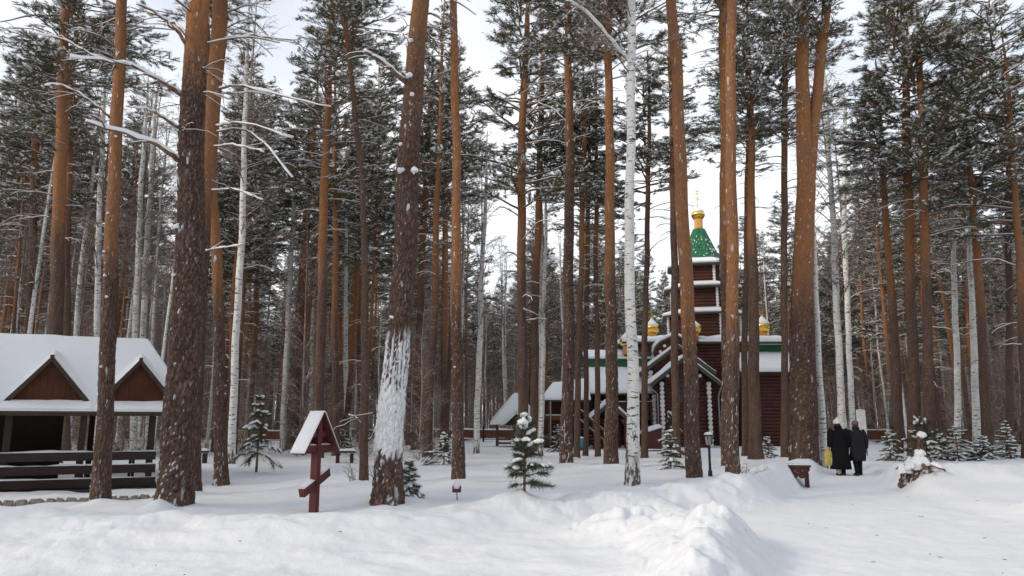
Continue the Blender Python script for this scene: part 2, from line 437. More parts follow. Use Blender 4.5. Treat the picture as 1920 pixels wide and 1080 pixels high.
def ground_hit(px, py):
    r = ray(px, py); t = np.arange(5, 160, .04)
    X, Y, Z = r[0] * t, r[1] * t, CAMZ + r[2] * t
    below = Z < h0(X, Y)
    k = int(np.argmax(below)) if below.any() else len(t) - 1
    return np.array([X[k], Y[k], Z[k]])
BUMPS = []                                         # drifts round the feet of trunks: x, y, height, radius
FEET = []                                          # x, y of everything placed by hand (the wood behind keeps clear of it)
def build_ground():
    rr = [0.0, .8]
    while rr[-1] < 900: rr.append(rr[-1] * (1.0085 if 5 < rr[-1] < 30 else 1.03) + .004)
    rr = np.array(rr[1:])
    th = np.concatenate([np.linspace(-180, -46, 60)[:-1], np.linspace(-46, 46, 640), np.linspace(46, 180, 60)[1:-1]])
    th = np.radians(th)
    X = rr[:, None] * np.sin(th)[None]; Y = rr[:, None] * np.cos(th)[None]
    Z = h0(X, Y)
    for bx, by, bh, br in BUMPS:
        d2 = ((X - bx) ** 2 + (Y - by) ** 2) / br ** 2
        Z = Z + np.where(d2 < 9, bh * np.exp(-d2) * (1 + .5 * vnoise(X * 3, Y * 3, 5)), 0)
    V = np.stack([X, Y, Z], -1).reshape(-1, 3)
    n = len(th); k = len(rr)
    i = np.arange(k - 1)[:, None] * n; j = np.arange(n)[None]; j2 = (j + 1) % n
    F = np.stack([i + j2, i + n + j2, i + n + j, i + j], -1).reshape(-1, 4)[:, ::-1]
    V = np.vstack([V, [[0, 0, float(hs(0, 0))]]])
    T = np.array([[k * n, (q + 1) % n, q] for q in range(n)])
    me = make_mesh('snow_ground', V, [F, T], M['ground'], None, True)
    # make sure the faces look up
    if me.polygons[len(me.polygons) // 2].normal.z < 0: me.flip_normals()
    o = link('snow_ground', me); o['kind'] = 'structure'
    return o

# ================================================================== trees: geometry
def tufts_mesh(pos, dirs, size, rng, nb=22, width=.06, flat=.6):
    """needle sprays: thin blades bristling round each direction"""
    n = len(pos)
    ref = np.where(np.abs(dirs[:, 2:3]) < .9, np.array([[0, 0, 1.]]), np.array([[1., 0, 0]]))
    a = np.cross(dirs, ref); a /= np.linalg.norm(a, axis=1)[:, None]
    b = np.cross(a, dirs)
    phi = rng.uniform(0, 2 * math.pi, (n, nb)); el = rng.uniform(.15, 1.25, (n, nb))
    L = size[:, None] * rng.uniform(.6, 1.15, (n, nb))
    d = (np.cos(el)[..., None] * dirs[:, None] + np.sin(el)[..., None] * (np.cos(phi)[..., None] * a[:, None] + flat * np.sin(phi)[..., None] * b[:, None]))
    side = np.cross(d, rng.normal(0, 1, (n, nb, 3))); side /= np.linalg.norm(side, axis=-1)[..., None] + 1e-9
    org = pos[:, None] - dirs[:, None] * (size[:, None] * rng.uniform(0, .8, (n, nb)))[..., None]
    w = (L * width)[..., None]
    V = np.stack([org - side * w * .5, org + side * w * .5, org + d * L[..., None]], 2).reshape(-1, 3)
    F = np.arange(len(V)).reshape(-1, 3)
    return V, F
def pads_mesh(pos, dirs, size, rng, hgt=.38, wid=.5):
    """small pillows of snow lying on the sprays"""
    n = len(pos)
    h = dirs.copy(); h[:, 2] *= .8; h /= np.linalg.norm(h, axis=1)[:, None] + 1e-9
    s = np.cross(h, [0, 0, 1.]); s /= np.linalg.norm(s, axis=1)[:, None] + 1e-9
    up = np.cross(s, h); up = np.where(up[:, 2:3] < 0, -up, up)
    k = 6; th = np.arange(k) / k * 2 * math.pi
    r = size[:, None] * rng.uniform(.7, 1.25, (n, k))
    ring = pos[:, None] + (r * np.cos(th))[..., None] * h[:, None] + (wid * r * np.sin(th))[..., None] * s[:, None]
    top = pos[:, None] + (up * (size * hgt * rng.uniform(.7, 1.3, n))[:, None])[:, None]
    V = np.concatenate([ring, top], 1).reshape(-1, 3)
    o = (np.arange(n) * (k + 1))[:, None, None]
    f = np.array([[q, (q + 1) % k, k] for q in range(k)])[None]
    return V, (o + f).reshape(-1, 3)
def limb_curve(p0, az, L, el0, el1, rng, n=6, wob=.06):
    s = np.linspace(0, 1, n); el = el0 + (el1 - el0) * s
    st = L / (n - 1)
    azs = az + np.cumsum(rng.normal(0, .10, n))
    d = np.stack([np.cos(el) * np.sin(azs), np.cos(el) * np.cos(azs), np.sin(el)], 1) * st
    p = np.vstack([[p0], np.array(p0) + np.cumsum(d[:-1], 0)]) + rng.normal(0, wob * st, (n, 3)) * (s[:, None] > 0)
    return p
def pine_crown(seed, Hc=10.0, Rad=2.7, bare=4.5, dens=1.0):
    """crown from z = 0 (first green limb) to Hc; bare snowy limbs hang below z = 0"""
    rng = np.random.default_rng(seed); mb = MB()
    tp, td, ts, pp, pd, ps = [], [], [], [], [], []
    az0 = rng.uniform(0, 6.28); z = -bare
    while z < Hc - .15:
        green = z > 0
        t = max(0, z) / Hc
        for _ in range(rng.integers(2, 5) if green else (1 if rng.random() < .85 else 2)):
            az = rng.uniform(0, 2 * math.pi)
            if green and vnoise(np.array(az * 1.1), np.array(z * .55), seed) < -.42: continue
            if green:
                L = Rad * (.62 + .38 * math.sin(math.pi * min(1, t * .8 + .25))) * (1 - t) ** .55 * rng.uniform(.55, 1.15) * (1 + .28 * math.cos(az - az0)) + .25
                e0 = R(rng.uniform(-5, 25) + 38 * t); e1 = e0 + R(rng.uniform(-38, 10))
                c = limb_curve((0, 0, z + rng.uniform(-.15, .15)), az, L, e0, e1, rng, 6)
                mb.tube(c, np.linspace(.015 + .013 * L, .008, 6), 4, 0, True, False)
                nb = int(3 + L * 4.4 * dens)
                for q in range(nb):
                    s = rng.uniform(.22, 1.0); k = s * 5; i = min(4, int(k))
                    p = c[i] + (c[i + 1] - c[i]) * (k - i); ld = c[i + 1] - c[i]; laz = math.atan2(ld[0], ld[1])
                    bl = (.25 + .42 * L * (1.05 - s)) * rng.uniform(.45, 1.0)
                    cc = limb_curve(p, laz + rng.choice([-1, 1]) * rng.uniform(.4, 1.2), bl, R(rng.uniform(-10, 22)), R(rng.uniform(-22, 30)), rng, 4)
                    mb.tube(cc, np.linspace(.010, .005, 4), 3, 0, True, False)
                    nt = max(1, int(bl / .17))
                    for w in range(nt):
                        f = 1 - w / max(1, nt) * .8; kk = f * 3; ii = min(2, int(kk))
                        pt = cc[ii] + (cc[ii + 1] - cc[ii]) * (kk - ii)
                        dd = cc[ii + 1] - cc[ii]; dd = dd / np.linalg.norm(dd) + np.array([0, 0, .25]) + rng.normal(0, .35, 3)
                        dd /= np.linalg.norm(dd)
                        sz = rng.uniform(.17, .30); tp.append(pt); td.append(dd); ts.append(sz)
                        if rng.random() < .58:
                            for _q in range(3): pp.append(pt + np.array([0, 0, .03]) + dd * rng.uniform(-.08, .14) + rng.normal(0, .035, 3)); pd.append(dd + rng.normal(0, .3, 3)); ps.append(sz * rng.uniform(.14, .40))
                dd = c[-1] - c[-2]; dd /= np.linalg.norm(dd); tp.append(c[-1]); td.append(dd); ts.append(.26)
            else:
                L = rng.uniform(.5, 2.3) * (1 - .45 * abs(z) / bare)
                e0 = R(rng.uniform(5, 40)); e1 = R(rng.uniform(-75, -5))
                c = limb_curve((0, 0, z), az, L, e0, e1, rng, 7)
                mb.tube(c, np.linspace(.028, .006, 7), 4, 0, True, False)
                mb.tube(c + np.array([0, 0, .02]), np.linspace(.026, .010, 7), 4, 2, True, False)
                for q in range(rng.integers(1, 5)):
                    i = rng.integers(2, 6)
                    cc = limb_curve(c[i], az + rng.normal(0, .8), rng.uniform(.2, .7), R(rng.uniform(-40, 20)), R(-40), rng, 4)
                    mb.tube(cc, np.linspace(.010, .004, 4), 3, 0, True, False)
                    mb.tube(cc + np.array([0, 0, .011]), np.linspace(.011, .005, 4), 3, 2, True, False)
            if green and rng.random() < .7:
                mb.tube(c[:5] + np.array([0, 0, .02]), np.linspace(.03, .014, 5), 4, 2, True, False)
        z += rng.uniform(.22, .42) if green else rng.uniform(.35, .8)
    V, F = tufts_mesh(np.array(tp), np.array(td), np.array(ts), rng); mb.addn(V, F, 1)
    V, F = pads_mesh(np.array(pp), np.array(pd), np.array(ps), rng); mb.addn(V, F, 2)
    return mb.mesh('crown', [M['limb'], M['needle'], M['snow']])
def birch_crown(seed, Hc=9.0, Rad=2.0, m=None, trunk=True):
    rng = np.random.default_rng(seed); mb = MB()
    if trunk: mb.tube([(0, 0, -.4), (0.05, 0, Hc * .35), (-.05, .04, Hc * .7), (0, 0, Hc)], [.055, .045, .028, .006], 5, 0, True, False)
    z = -2.0
    while z < Hc - .3:
        t = max(0, z) / Hc; L = Rad * (1.15 - .95 * t) * rng.uniform(.5, 1.15)
        az = rng.uniform(0, 6.28)
        c = limb_curve((0, 0, z), az, L, R(rng.uniform(35, 60)), R(rng.uniform(15, 70)), rng, 6)
        mb.tube(c, np.linspace(.010 + .008 * L, .006, 6), 3, 0, True, False)
        for q in range(int(5 + 4 * L)):
            s = rng.uniform(.2, 1); k = s * 5; i = min(4, int(k)); p = c[i] + (c[i + 1] - c[i]) * (k - i)
            cc = limb_curve(p, az + rng.normal(0, .9), rng.uniform(.3, .9), R(rng.uniform(10, 60)), R(rng.uniform(-45, 40)), rng, 4)
            mb.tube(cc, np.linspace(.0085, .004, 4), 3, 0, True, False)
            for w in range(3):
                j = rng.integers(1, 4)
                c3 = limb_curve(cc[j], az + rng.normal(0, 1.3), rng.uniform(.15, .5), R(rng.uniform(-30, 50)), R(rng.uniform(-60, 20)), rng, 3)
                mb.tube(c3, np.linspace(.006, .003, 3), 3, 0, True, False)
        z += rng.uniform(.18, .40)
    return mb.mesh('crown', [m or M['twig']])
def trunk_mesh(cl, rad, kind='pine', seg=10, dz=.5, relief=0.0, orange=(6, 9), snowfn=None, flare=.25, seed=0, zdetail=99, dark=(0, 2.5)):
    """cl: centre line (k,3) from foot to tip, in metres from the foot; rad: radii"""
    cl = np.asarray(cl, float); rad = np.asarray(rad, float)
    zmax = cl[-1, 2]
    z = [-.45]
    while z[-1] < zmax: z.append(z[-1] + (dz if z[-1] < zdetail else max(dz, .6)))
    z = np.array(z); z[-1] = zmax
    ex = np.vstack([cl[0] + (cl[0] - cl[1]) / max(.1, cl[1, 2] - cl[0, 2]) * .5, cl]); er = np.concatenate([[rad[0]], rad])
    sm = lambda q: np.interp(z, ex[:, 2], q)
    x, y, r = sm(ex[:, 0]), sm(ex[:, 1]), sm(er)
    if len(z) > 12:                                # round off the corners of the polyline
        k = np.ones(5) / 5
        for _ in range(3):
            for q in (x, y, r):
                q[2:-2] = np.convolve(q, k, 'valid')
    x = x + .02 * np.sin(z * .9 + seed) + .012 * np.sin(z * 2.3 + seed * 2); y = y + .02 * np.cos(z * .8 + seed * 1.7)
    th = np.arange(seg) / seg * 2 * math.pi
    TH, Z = np.meshgrid(th, z)
    rr = r[:, None] * (1 + flare * np.exp(-np.clip(Z, -.3, 99) / .28) * (.75 + .35 * np.cos(TH * 4 + seed) + .2 * np.cos(TH * 7 + 2 * seed)))
    rr = rr * (1 + .03 * np.cos(2 * TH + seed + Z * .15))
    edge = np.ones_like(rr); cid = np.zeros_like(rr)
    om = orange[0] + (orange[1] - orange[0]) * .5
    og = sstep(orange[0], orange[1], Z + .5 * fbm(TH * 1.6 + seed, Z * .9, 3, seed) * (TH < 9) + .35 * np.cos(TH - 2.6)) if kind == 'pine' else 1 - sstep(dark[0], dark[1], Z + .7 * vnoise(TH * 2, Z * 1.4, seed))
    if relief > 0:
        nu = max(6, int(2 * math.pi * rad[0] / .075))
        w1 = .5 * fbm(np.cos(TH) * 2 + Z * 3.0, np.sin(TH) * 2 + seed, 3, seed)
        f1, edge, cid = worley(TH / (2 * math.pi) * nu + .55 * w1, Z / .17 + .5 * fbm(np.cos(TH) * 3 + 3, np.sin(TH) * 3 + Z * 4, 2, seed + 3), nu, seed)
        dep = relief * (1 - .9 * og) if kind == 'pine' else relief * og
        plate = sstep(.02, .34, edge)
        rr = rr + dep * (plate - .6 + .5 * (cid - .5)) + dep * .35 * fbm(np.cos(TH) * 9 + Z * 9, np.sin(TH) * 9 - Z * 3, 3, seed)
    plate_c = np.clip(sstep(.02, .30, edge) * (.45 + .75 * (cid - .3)) if relief > 0 else .45 + .3 * vnoise(TH * 3, Z * 5, seed), 0, 1)
    sn = np.zeros_like(rr)
    if snowfn is not None:
        sn = np.clip(snowfn(TH, Z, edge, cid, seed), 0, 1)
        rr = rr + .026 * sn
    V = np.stack([x[:, None] + rr * np.cos(TH), y[:, None] + rr * np.sin(TH), Z], -1).reshape(-1, 3)
    k = len(z)
    i = np.arange(k - 1)[:, None] * seg; j = np.arange(seg)[None]; j2 = (j + 1) % seg
    F = np.stack([i + j, i + j2, i + seg + j2, i + seg + j], -1).reshape(-1, 4)
    V = np.vstack([V, [[x[-1], y[-1], z[-1] + .02]]]); nV = len(V) - 1
    T = np.array([[(k - 1) * seg + q, (k - 1) * seg + (q + 1) % seg, nV] for q in range(seg)])
    pad = lambda a: np.concatenate([a.ravel(), [a[-1, 0]]])
    return make_mesh('trunk', V, [F, T], M[kind], None, True, {'orange': pad(og), 'snow': pad(sn), 'plate': pad(plate_c)})

# snow caught in rough bark: flecks in the furrows, thick near the foot, on the weather side (-Y)
def snow_flecks(amount=.5, top=6.0):
    def fn(TH, Z, edge, cid, seed):
        face = sstep(-.15, .75, -np.sin(TH) * .9 - .42 * np.cos(TH))
        n = fbm(np.cos(TH) * 15 + seed, Z * 4.0 + np.sin(TH) * 15, 3, seed + 7)
        low = .45 * np.exp(-np.clip(Z, 0, 9) / .9) + .25 * np.exp(-np.clip(Z, 0, 99) / top)
        fur = 1 - sstep(.02, .20, edge)
        a = sstep(.68, .82, fur * .38 + n * .40 + low * amount * .60)
        b = sstep(.982, .988, hash2(np.floor(cid * 9999), np.floor(Z * 1.2), seed)) * sstep(.15, .4, edge) * .9
        return face * np.maximum(a, b * amount)
    return fn
def snow_plaster(z0, z1, amount=.5):               # a wind-packed sheet of snow on the trunk between two heights
    base = snow_flecks(amount)
    def fn(TH, Z, edge, cid, seed):
        face = sstep(-.55, .25, -np.sin(TH) - .22 * np.cos(TH))
        n = fbm(np.cos(TH) * 9 + seed, Z * 1.6 + np.sin(TH) * 9, 3, seed + 3)
        bell = sstep(z0 - .30, z0 + .45, Z + .22 * n) * (1 - sstep(z0 + .75, z1 - .1, Z + .2 * n) * .55) * (1 - sstep(z1 - .2, z1 + .35, Z + .3 * n))
        bark = sstep(-.05, .25, n) * sstep(.05, .25, edge)
        s = face * sstep(.30, .44, bell - (.30 + .5 * (1 - bell)) * bark * (1.3 - .8 * sstep(z0, z0 + .5, Z) * (1 - sstep(z0 + .7, z0 + 1.3, Z))) + .12 * n)
        return np.maximum(s, base(TH, Z, edge, cid, seed))
    return fn

def px_line(foot, pts, H, rtip=.03, clamp=True):
    """pixel marks (px, py, width) of a stem standing in the plane y = foot.y -> centre line and radii from the foot"""
    cl, rd = [], []
    for px, py, w in pts:
        q = P(px, py, foot[1]); cl.append(q - foot); rd.append(max(.02, w * mpp(py, foot[1]) / 2))
    cl, rd = np.array(cl), np.array(rd)
    if clamp: cl[0, 2] = min(0, cl[0, 2])
    if cl[-1, 2] < H:
        d = (cl[-1] - cl[-2]); d = d / max(.2, d[2]); up = H - cl[-1, 2]
        m1 = cl[-1] + d * up * .5 * np.array([.8, .8, 1]); m2 = cl[-1] + d * up * np.array([.5, .5, 1])
        cl = np.vstack([cl, m1, m2]); rd = np.concatenate([rd, [rd[-1] * .6 + rtip * .4], [rtip]])
    return cl, rd
def at_height(cl, z): return np.array([np.interp(z, cl[:, 2], cl[:, k]) for k in range(2)] + [z])

PC = [pine_crown(100 + k, 10.0, r, b, d) for k, (r, b, d) in enumerate(((2.7, 5, 1), (3.0, 4, 1.0), (2.4, 6, 1.1), (2.1, 5, 1.2), (2.8, 3, 1.05), (2.3, 6.5, .9)))]
BC = [birch_crown(200 + k, 9, r) for k, r in enumerate((1.7, 2.2, 1.9))]

def add_crown(t, me, loc, s, rz, sx=1.0):
    o = link('crown', me, t, loc); o.scale = (s * sx, s * sx, s); o.rotation_euler = (0, 0, rz); return o
def branch(t, foot, pts, r0=.05, r1=.012, snow=1.0, dY=0.0, m='limb', twigs=3, seed=1):
    """a limb drawn through pixel marks; dY: how far its tip reaches towards (-) or away from (+) the viewer"""
    rng = np.random.default_rng(seed * 37 + int(pts[0][0])); n = len(pts)
    q = np.array([P(px, py, foot[1] + dY * (k / max(1, n - 1)) - .0) - foot for k, (px, py) in enumerate(pts)])
    s = np.linspace(0, n - 1, 14); c = np.stack([np.interp(s, range(n), q[:, k]) for k in range(3)], 1)
    for _ in range(2): c[1:-1] = (c[:-2] + 2 * c[1:-1] + c[2:]) / 4
    c[2:] += rng.normal(0, .012, (12, 3))
    mb = MB(); mb.tube(c, np.linspace(r0, r1, 14), 7)
    sm = MB()
    if snow: sm.tube(c + np.array([0, -.1 * r0, 1.0]) * np.linspace(r0 * .85, r1 * 1.1 + .006, 14)[:, None] * np.array([1, 1, 1]), np.linspace(r0 * .85, r1 + .010, 14) * snow * (1 + .25 * rng.normal(0, 1, 14)), 7, 0)
    for k in range(twigs):
        i = rng.integers(4, 13); d = c[i] - c[i - 1]
        cc = limb_curve(c[i], math.atan2(d[0], d[1]) + rng.normal(0, .8), rng.uniform(.25, .8), R(rng.uniform(-25, 35)), R(rng.uniform(-50, 10)), rng, 5)
        mb.tube(cc, np.linspace(r1 * .9, .004, 5), 4, 0, True, False)
        if snow: sm.tube(cc + np.array([0, 0, .012]), np.linspace(r1 * .9, .006, 5), 4, 0, True, False)
    b = mb.build('branch', M[m], t)
    if snow: sm.build('snow_strip', M['snow'], b)
    return b
def stub(t, foot, px, py, dx=-1, s=.12, seed=0):   # a broken branch stub with a lump of snow on it
    rng = np.random.default_rng(seed + int(px)); s *= .8; q = P(px - dx * 5, py, foot[1]) - foot + np.array([0, -.12, 0])
    mb = MB(); e = q + np.array([dx * s * 1.3, -.08, s * .3])
    mb.tube([q, (q + e) / 2, e], [s * .22, s * .17, s * .1], 6)
    b = mb.build('branch_stub', M['limb'], t)
    c = q + (e - q) * .38 + np.array([0, -.02, s * .12])
    th = np.linspace(0, 1, 6); sm = MB()
    sm.lathe(c, [(s * .15, -s * .25), (s * .55, -s * .12), (s * .6, s * .1), (s * .42, s * .32), (s * .12, s * .42)], 9)
    sm.V[-1] += rng.normal(0, s * .12, sm.V[-1].shape)
    sm.build('snow_lump', M['snow'], b)


# ================================================================== pavilion on the left
def Zp(py, Y): return P(960, py, Y)[2]
def Xp(px, Y, py=760): return P(px, py, Y)[0]
def pavilion():
    A1, A2 = P(265, 672, 20.4), P(100, 668, 19.5)
    e1 = (A1 - A2); e1[2] = 0; bay = np.linalg.norm(e1); e1 /= bay
    O = A1 + e1 * bay / 2; rz = math.atan2(e1[1], e1[0]); O[2] = -0.15; q_ = .2
    t = thing('picnic_pavilion', 'long timber pavilion with snowy roof and three brown front gables', 'pavilion', O, rz)
    zA, zB, zR = A1[2] - O[2] - .02, 2.03 + q_, 3.84 + q_        # apex, gable foot, ridge
    yr, nb = 1.95, 3; L = -nb * bay
    def roof(x, y):
        m = np.minimum(zB + (zR - zB) / yr * np.clip(y, 0, yr), zB + (zR - zB) / yr * (2 * yr - y))
        m = np.minimum(m, zB + 1.55 * (.25 - x))
        f = np.abs(((x / bay) % 1.0) - .5) * 2         # 0 on the gable axis, 1 in the valleys
        g = zA - (zA - zB) * f
        return np.maximum(m, g * (y < yr) + -9 * (y >= yr))
    xs = np.linspace(L, .12, 150); ys = np.linspace(-.16, 2 * yr, 64)
    X, Y = np.meshgrid(xs, ys, indexing='ij'); Zr = roof(X, Y)
    def field(lo, hi, name, m, par, smooth):
        n = X.size; w = len(ys)
        V = np.vstack([np.stack([X, Y, hi], -1).reshape(-1, 3), np.stack([X, Y, lo], -1).reshape(-1, 3)])
        i, j = np.meshgrid(np.arange(len(xs) - 1), np.arange(w - 1), indexing='ij'); k = (i * w + j).ravel()
        top = np.stack([k, k + w, k + w + 1, k + 1], 1); bot = top[:, ::-1] + n
        nx = len(xs); rim = [q * w for q in range(nx)] + [(nx - 1) * w + q for q in range(1, w)] + [q * w + w - 1 for q in range(nx - 2, -1, -1)] + list(range(w - 2, 0, -1))
        side = np.array([[a, n + a, n + b, b] for a, b in zip(rim, rim[1:] + rim[:1])])[:, ::-1]
        return link(name, make_mesh(name, V, [top, bot, side], M[m], None, [smooth, False, False]), par)
    rf = field(Zr - .06, Zr, 'roof', 'roofing', t, False)
    # snow: smoothed blanket, thin on the gable rims, thick on the slopes
    S = Zr.copy()
    for _ in range(5): S[1:-1, 1:-1] = (S[1:-1, 1:-1] * 2 + S[:-2, 1:-1] + S[2:, 1:-1] + S[1:-1, :-2] + S[1:-1, 2:]) / 6
    S = Zr + (np.maximum(S, Zr) - Zr) * sstep(-.05, .4, Y); th = .012 + .05 * sstep(-.10, .05, Y) + .15 * sstep(-.02, .45, Y) * sstep(.12, -.15, X) + .02 * fbm(X * 1.4, Y * 1.4, 3, 5)
    field(Zr + .004, np.maximum(S, Zr) + th, 'roof_snow', 'snow', rf, True)
    for k in range(nb):
        x0 = -k * bay; xm = x0 - bay / 2
        # boarded gable, plank by plank
        npl = 13
        for q in range(npl):
            a, b = x0 - .10 - (bay - .2) * q / npl, x0 - .10 - (bay - .2) * (q + 1) / npl + .008
            top = lambda x: zA - .07 - (zA - zB) * abs(x - xm) / (bay / 2)
            pl = [(a, 0, zB - .02), (b, 0, zB - .02), (b, 0, max(zB, top(b))), ] + ([(xm, 0, top(xm))] if b < xm < a else []) + [(a, 0, max(zB, top(a)))]
            MB().prism(pl, (0, .025 + .006 * (q % 3), 0)).build('plank', M['gable'], t, (0, -.02 - .004 * (q % 2), 0))
        for s in (-1, 1):                              # barge boards
            e = np.array([xm + s * (bay / 2 - .02), -.17, zB - .10]); p = np.array([xm, -.17 - .004 * s, zA - .07])
            MB().beam(p, e, .05, .09).build('barge_board', M['edge'], t)
        MB().box((xm, -.2, zA - .03), (.09, .08, .10)).build('finial_block', M['edge'], t)
        # pent roof under the gable with its own snow
        pr = MB().prism([(x0 + .06, -.62, 1.86 + q_), (x0 - bay + .02, -.62, 1.86 + q_), (x0 - bay + .02, -.03, 2.10 + q_), (x0 + .06, -.03, 2.10 + q_)], (0, 0, -.04)).build('pent_roof', M['roofing'], t)
        MB().slab((x0 + .05, -.66, 1.862 + q_), (x0 - bay + .03, -.66, 1.862 + q_), (x0 - bay + .03, -.04, 2.102 + q_), (x0 + .05, -.04, 2.102 + q_), .09, nu=40, nv=10, seed=k + 3, amp=.22, edge=.16).build('pent_roof_snow', M['snow'], pr)
        MB().box((xm, -.58, 1.785 + q_), (bay - .02, .07, .075)).build('eave_beam', M['edge'], t)
    fy = -.42
    for x in (-.62, -.62 - bay * .78, -.62 - bay * 1.56, -.62 - bay * 2.34):
        MB().box((x, fy, 1.0), (.15, .15, 1.94)).build('post', M['dark'], t)
        MB().box((x, 3.3, 1.05), (.15, .15, 2.0)).build('post', M['dark'], t)
    # plank back wall of the left half
    zz = np.arange(.12, 2.14, .155)
    for z in zz: MB().box((L / 2 - 1.55 + .1, 2.35, z + .075), (-L - 2.9, .05 + .012 * (int(round(z / .155)) % 2), .162)).build('wall_board', M['dark'], t)
    MB().box((L - .05, .95, 1.0), (.06, 2.7, 1.75)).build('end_wall', M['dark'], t)
    # railing: three boards with a line of snow on each
    rl = -L - .5
    for k, z in enumerate((.27, .60, .93)):
        b = MB().box((-.45 - rl / 2, fy - .105, z), (rl - .03 * k, .05, .215)).build('rail_board', M['dark'], t)
        MB().slab((-.45, fy - .135, z + .108), (-.45 - rl, fy - .135, z + .108), (-.45 - rl, fy - .080, z + .108), (-.45, fy - .080, z + .108), .035, nu=90, nv=3, seed=k, amp=.8, edge=.02).build('snow_cap', M['snow'], b)
    # floor with snow, stone footing
    MB().box((L / 2 - .25, 1.4, .06), (-L - .3, 4.3, .14)).build('floor', M['dark'], t)
    MB().slab((-.2, -2.95, -.02), (L, -2.95, -.02), (L, -.50, -.02), (-.2, -.50, -.02), .13, nu=60, nv=6, seed=9, amp=.35, edge=.2).build('ledge_snow', M['snow'], t)
    rg = np.random.default_rng(5); x = -.25
    while x > L:
        w = rg.uniform(.16, .36)
        V = MB(); V.lathe((0, 0, 0), [(.30, -.12), (.48, -.04), (.50, .04), (.36, .10)], 8, 0, False, .39)
        V.V[0] *= np.array([w, .20, 1.0]); V.V[0] += rg.normal(0, .012, V.V[0].shape)
        V.build('footing_stone', M['stone'], t, (x - w / 2, -3.02 + rg.normal(0, .02), .02)); x -= w * .97
    # picnic table inside
    tb = thing('picnic_table', 'dark picnic table with crossed legs inside the pavilion', 'table', O + e1 * (-2.1) + np.array([0, .9, .09]), rz)
    for q in range(4): MB().box((0, -.27 + .18 * q, .74), (1.7, .165, .04)).build('table_board', M['dark'], tb)
    for q in (-1, 1): MB().box((0, q * .66, .44), (1.7, .22, .04)).build('bench_board', M['dark'], tb)
    for x in (-.62, .62):
        MB().beam((x, -.55, 0), (x, .22, .72), .07, .09).build('leg', M['dark'], tb); MB().beam((x + .08, .55, 0), (x + .08, -.22, .72), .07, .09).build('leg', M['dark'], tb)
        MB().box((x + .04, 0, .40), (.06, 1.5, .08)).build('crossbar', M['dark'], tb)
    FEET.append((O[0], O[1]))
pavilion()

# ================================================================== roofed memorial cross
def memorial_cross():
    f = ground_hit(588, 961); k = mpp(860, f[1])        # metres for one pixel
    t = thing('memorial_cross', 'dark red wooden cross with slanted footrest under a snowy little roof', 'cross', f - np.array([0, 0, .1]), R(73))
    H = (961 - 782) * k + .1; lean = -.0
    MB().box((0, 0, H / 2 - .02), (.13, .13, H)).build('post', M['redwood'], t)
    for z, w in ((H * .33, .145), (H * .66, .142)): MB().box((0, 0, z), (w, w, .025)).build('band', M['redwood'], t)
    zb = H - .62 * .98
    b = MB().box((0, 0, zb), (.92, .10, .12)).build('crossbar', M['redwood'], t)
    MB().slab((-.40, -.05, zb + .061), (-.09, -.05, zb + .061), (-.09, .05, zb + .061), (-.40, .05, zb + .061), .03, nu=8, nv=3, edge=.03).build('snow_cap', M['snow'], b)
    MB().slab((.09, -.05, zb + .061), (.40, -.05, zb + .061), (.40, .05, zb + .061), (.09, .05, zb + .061), .03, nu=8, nv=3, edge=.03).build('snow_cap', M['snow'], b)
    MB().box((0, 0, zb + .25), (.42, .095, .10)).build('name_board', M['redwood'], t)
    # slanted footrest, the low end towards the left
    z0 = .62; s = .30
    b = MB().beam((-.42, 0, z0 - s / 2), (.42, 0, z0 + s / 2 + .02), .11, .15).build('footrest', M['redwood'], t)
    MB().slab((-.43, -.056, z0 - s / 2 + .076), (-.10, -.056, z0 - .0 + .045), (-.10, .056, z0 + .045), (-.43, .056, z0 - s / 2 + .076), .05, nu=8, nv=4, edge=.04).build('snow_cap', M['snow'], b)
    MB().slab((.10, -.056, z0 + .125), (.43, -.056, z0 + s / 2 + .105), (.43, .056, z0 + s / 2 + .105), (.10, .056, z0 + .125), .05, nu=8, nv=4, edge=.04).build('snow_cap', M['snow'], b)
    # roof: two steep boards, the back filled in
    za, ze, hw, d = H + .03, H - .70, .58, .135
    for s in (-1, 1):
        r = MB().prism([(0, -d, za), (s * hw, -d, ze), (s * hw, d, ze), (0, d, za)], (s * .028, 0, .02)).build('roof_board', M['redwood'], t)
        MB().slab((s * .015, -d - .01, za + .024), (s * (hw + .035), -d - .01, ze + .022), (s * (hw + .035), d + .01, ze + .022), (s * .015, d + .01, za + .024), .055 if s < 0 else .028, nu=14, nv=6, seed=3, amp=.3, edge=.07, up=(s * .75, 0, .66)).build('roof_snow', M['snow'], r)
    MB().prism([(0, .06, za - .03), (-hw + .03, .06, ze), (hw - .03, .06, ze)], (0, .03, 0)).build('gable_board', M['redwood'], t)
    FEET.append((f[0], f[1]))
memorial_cross()

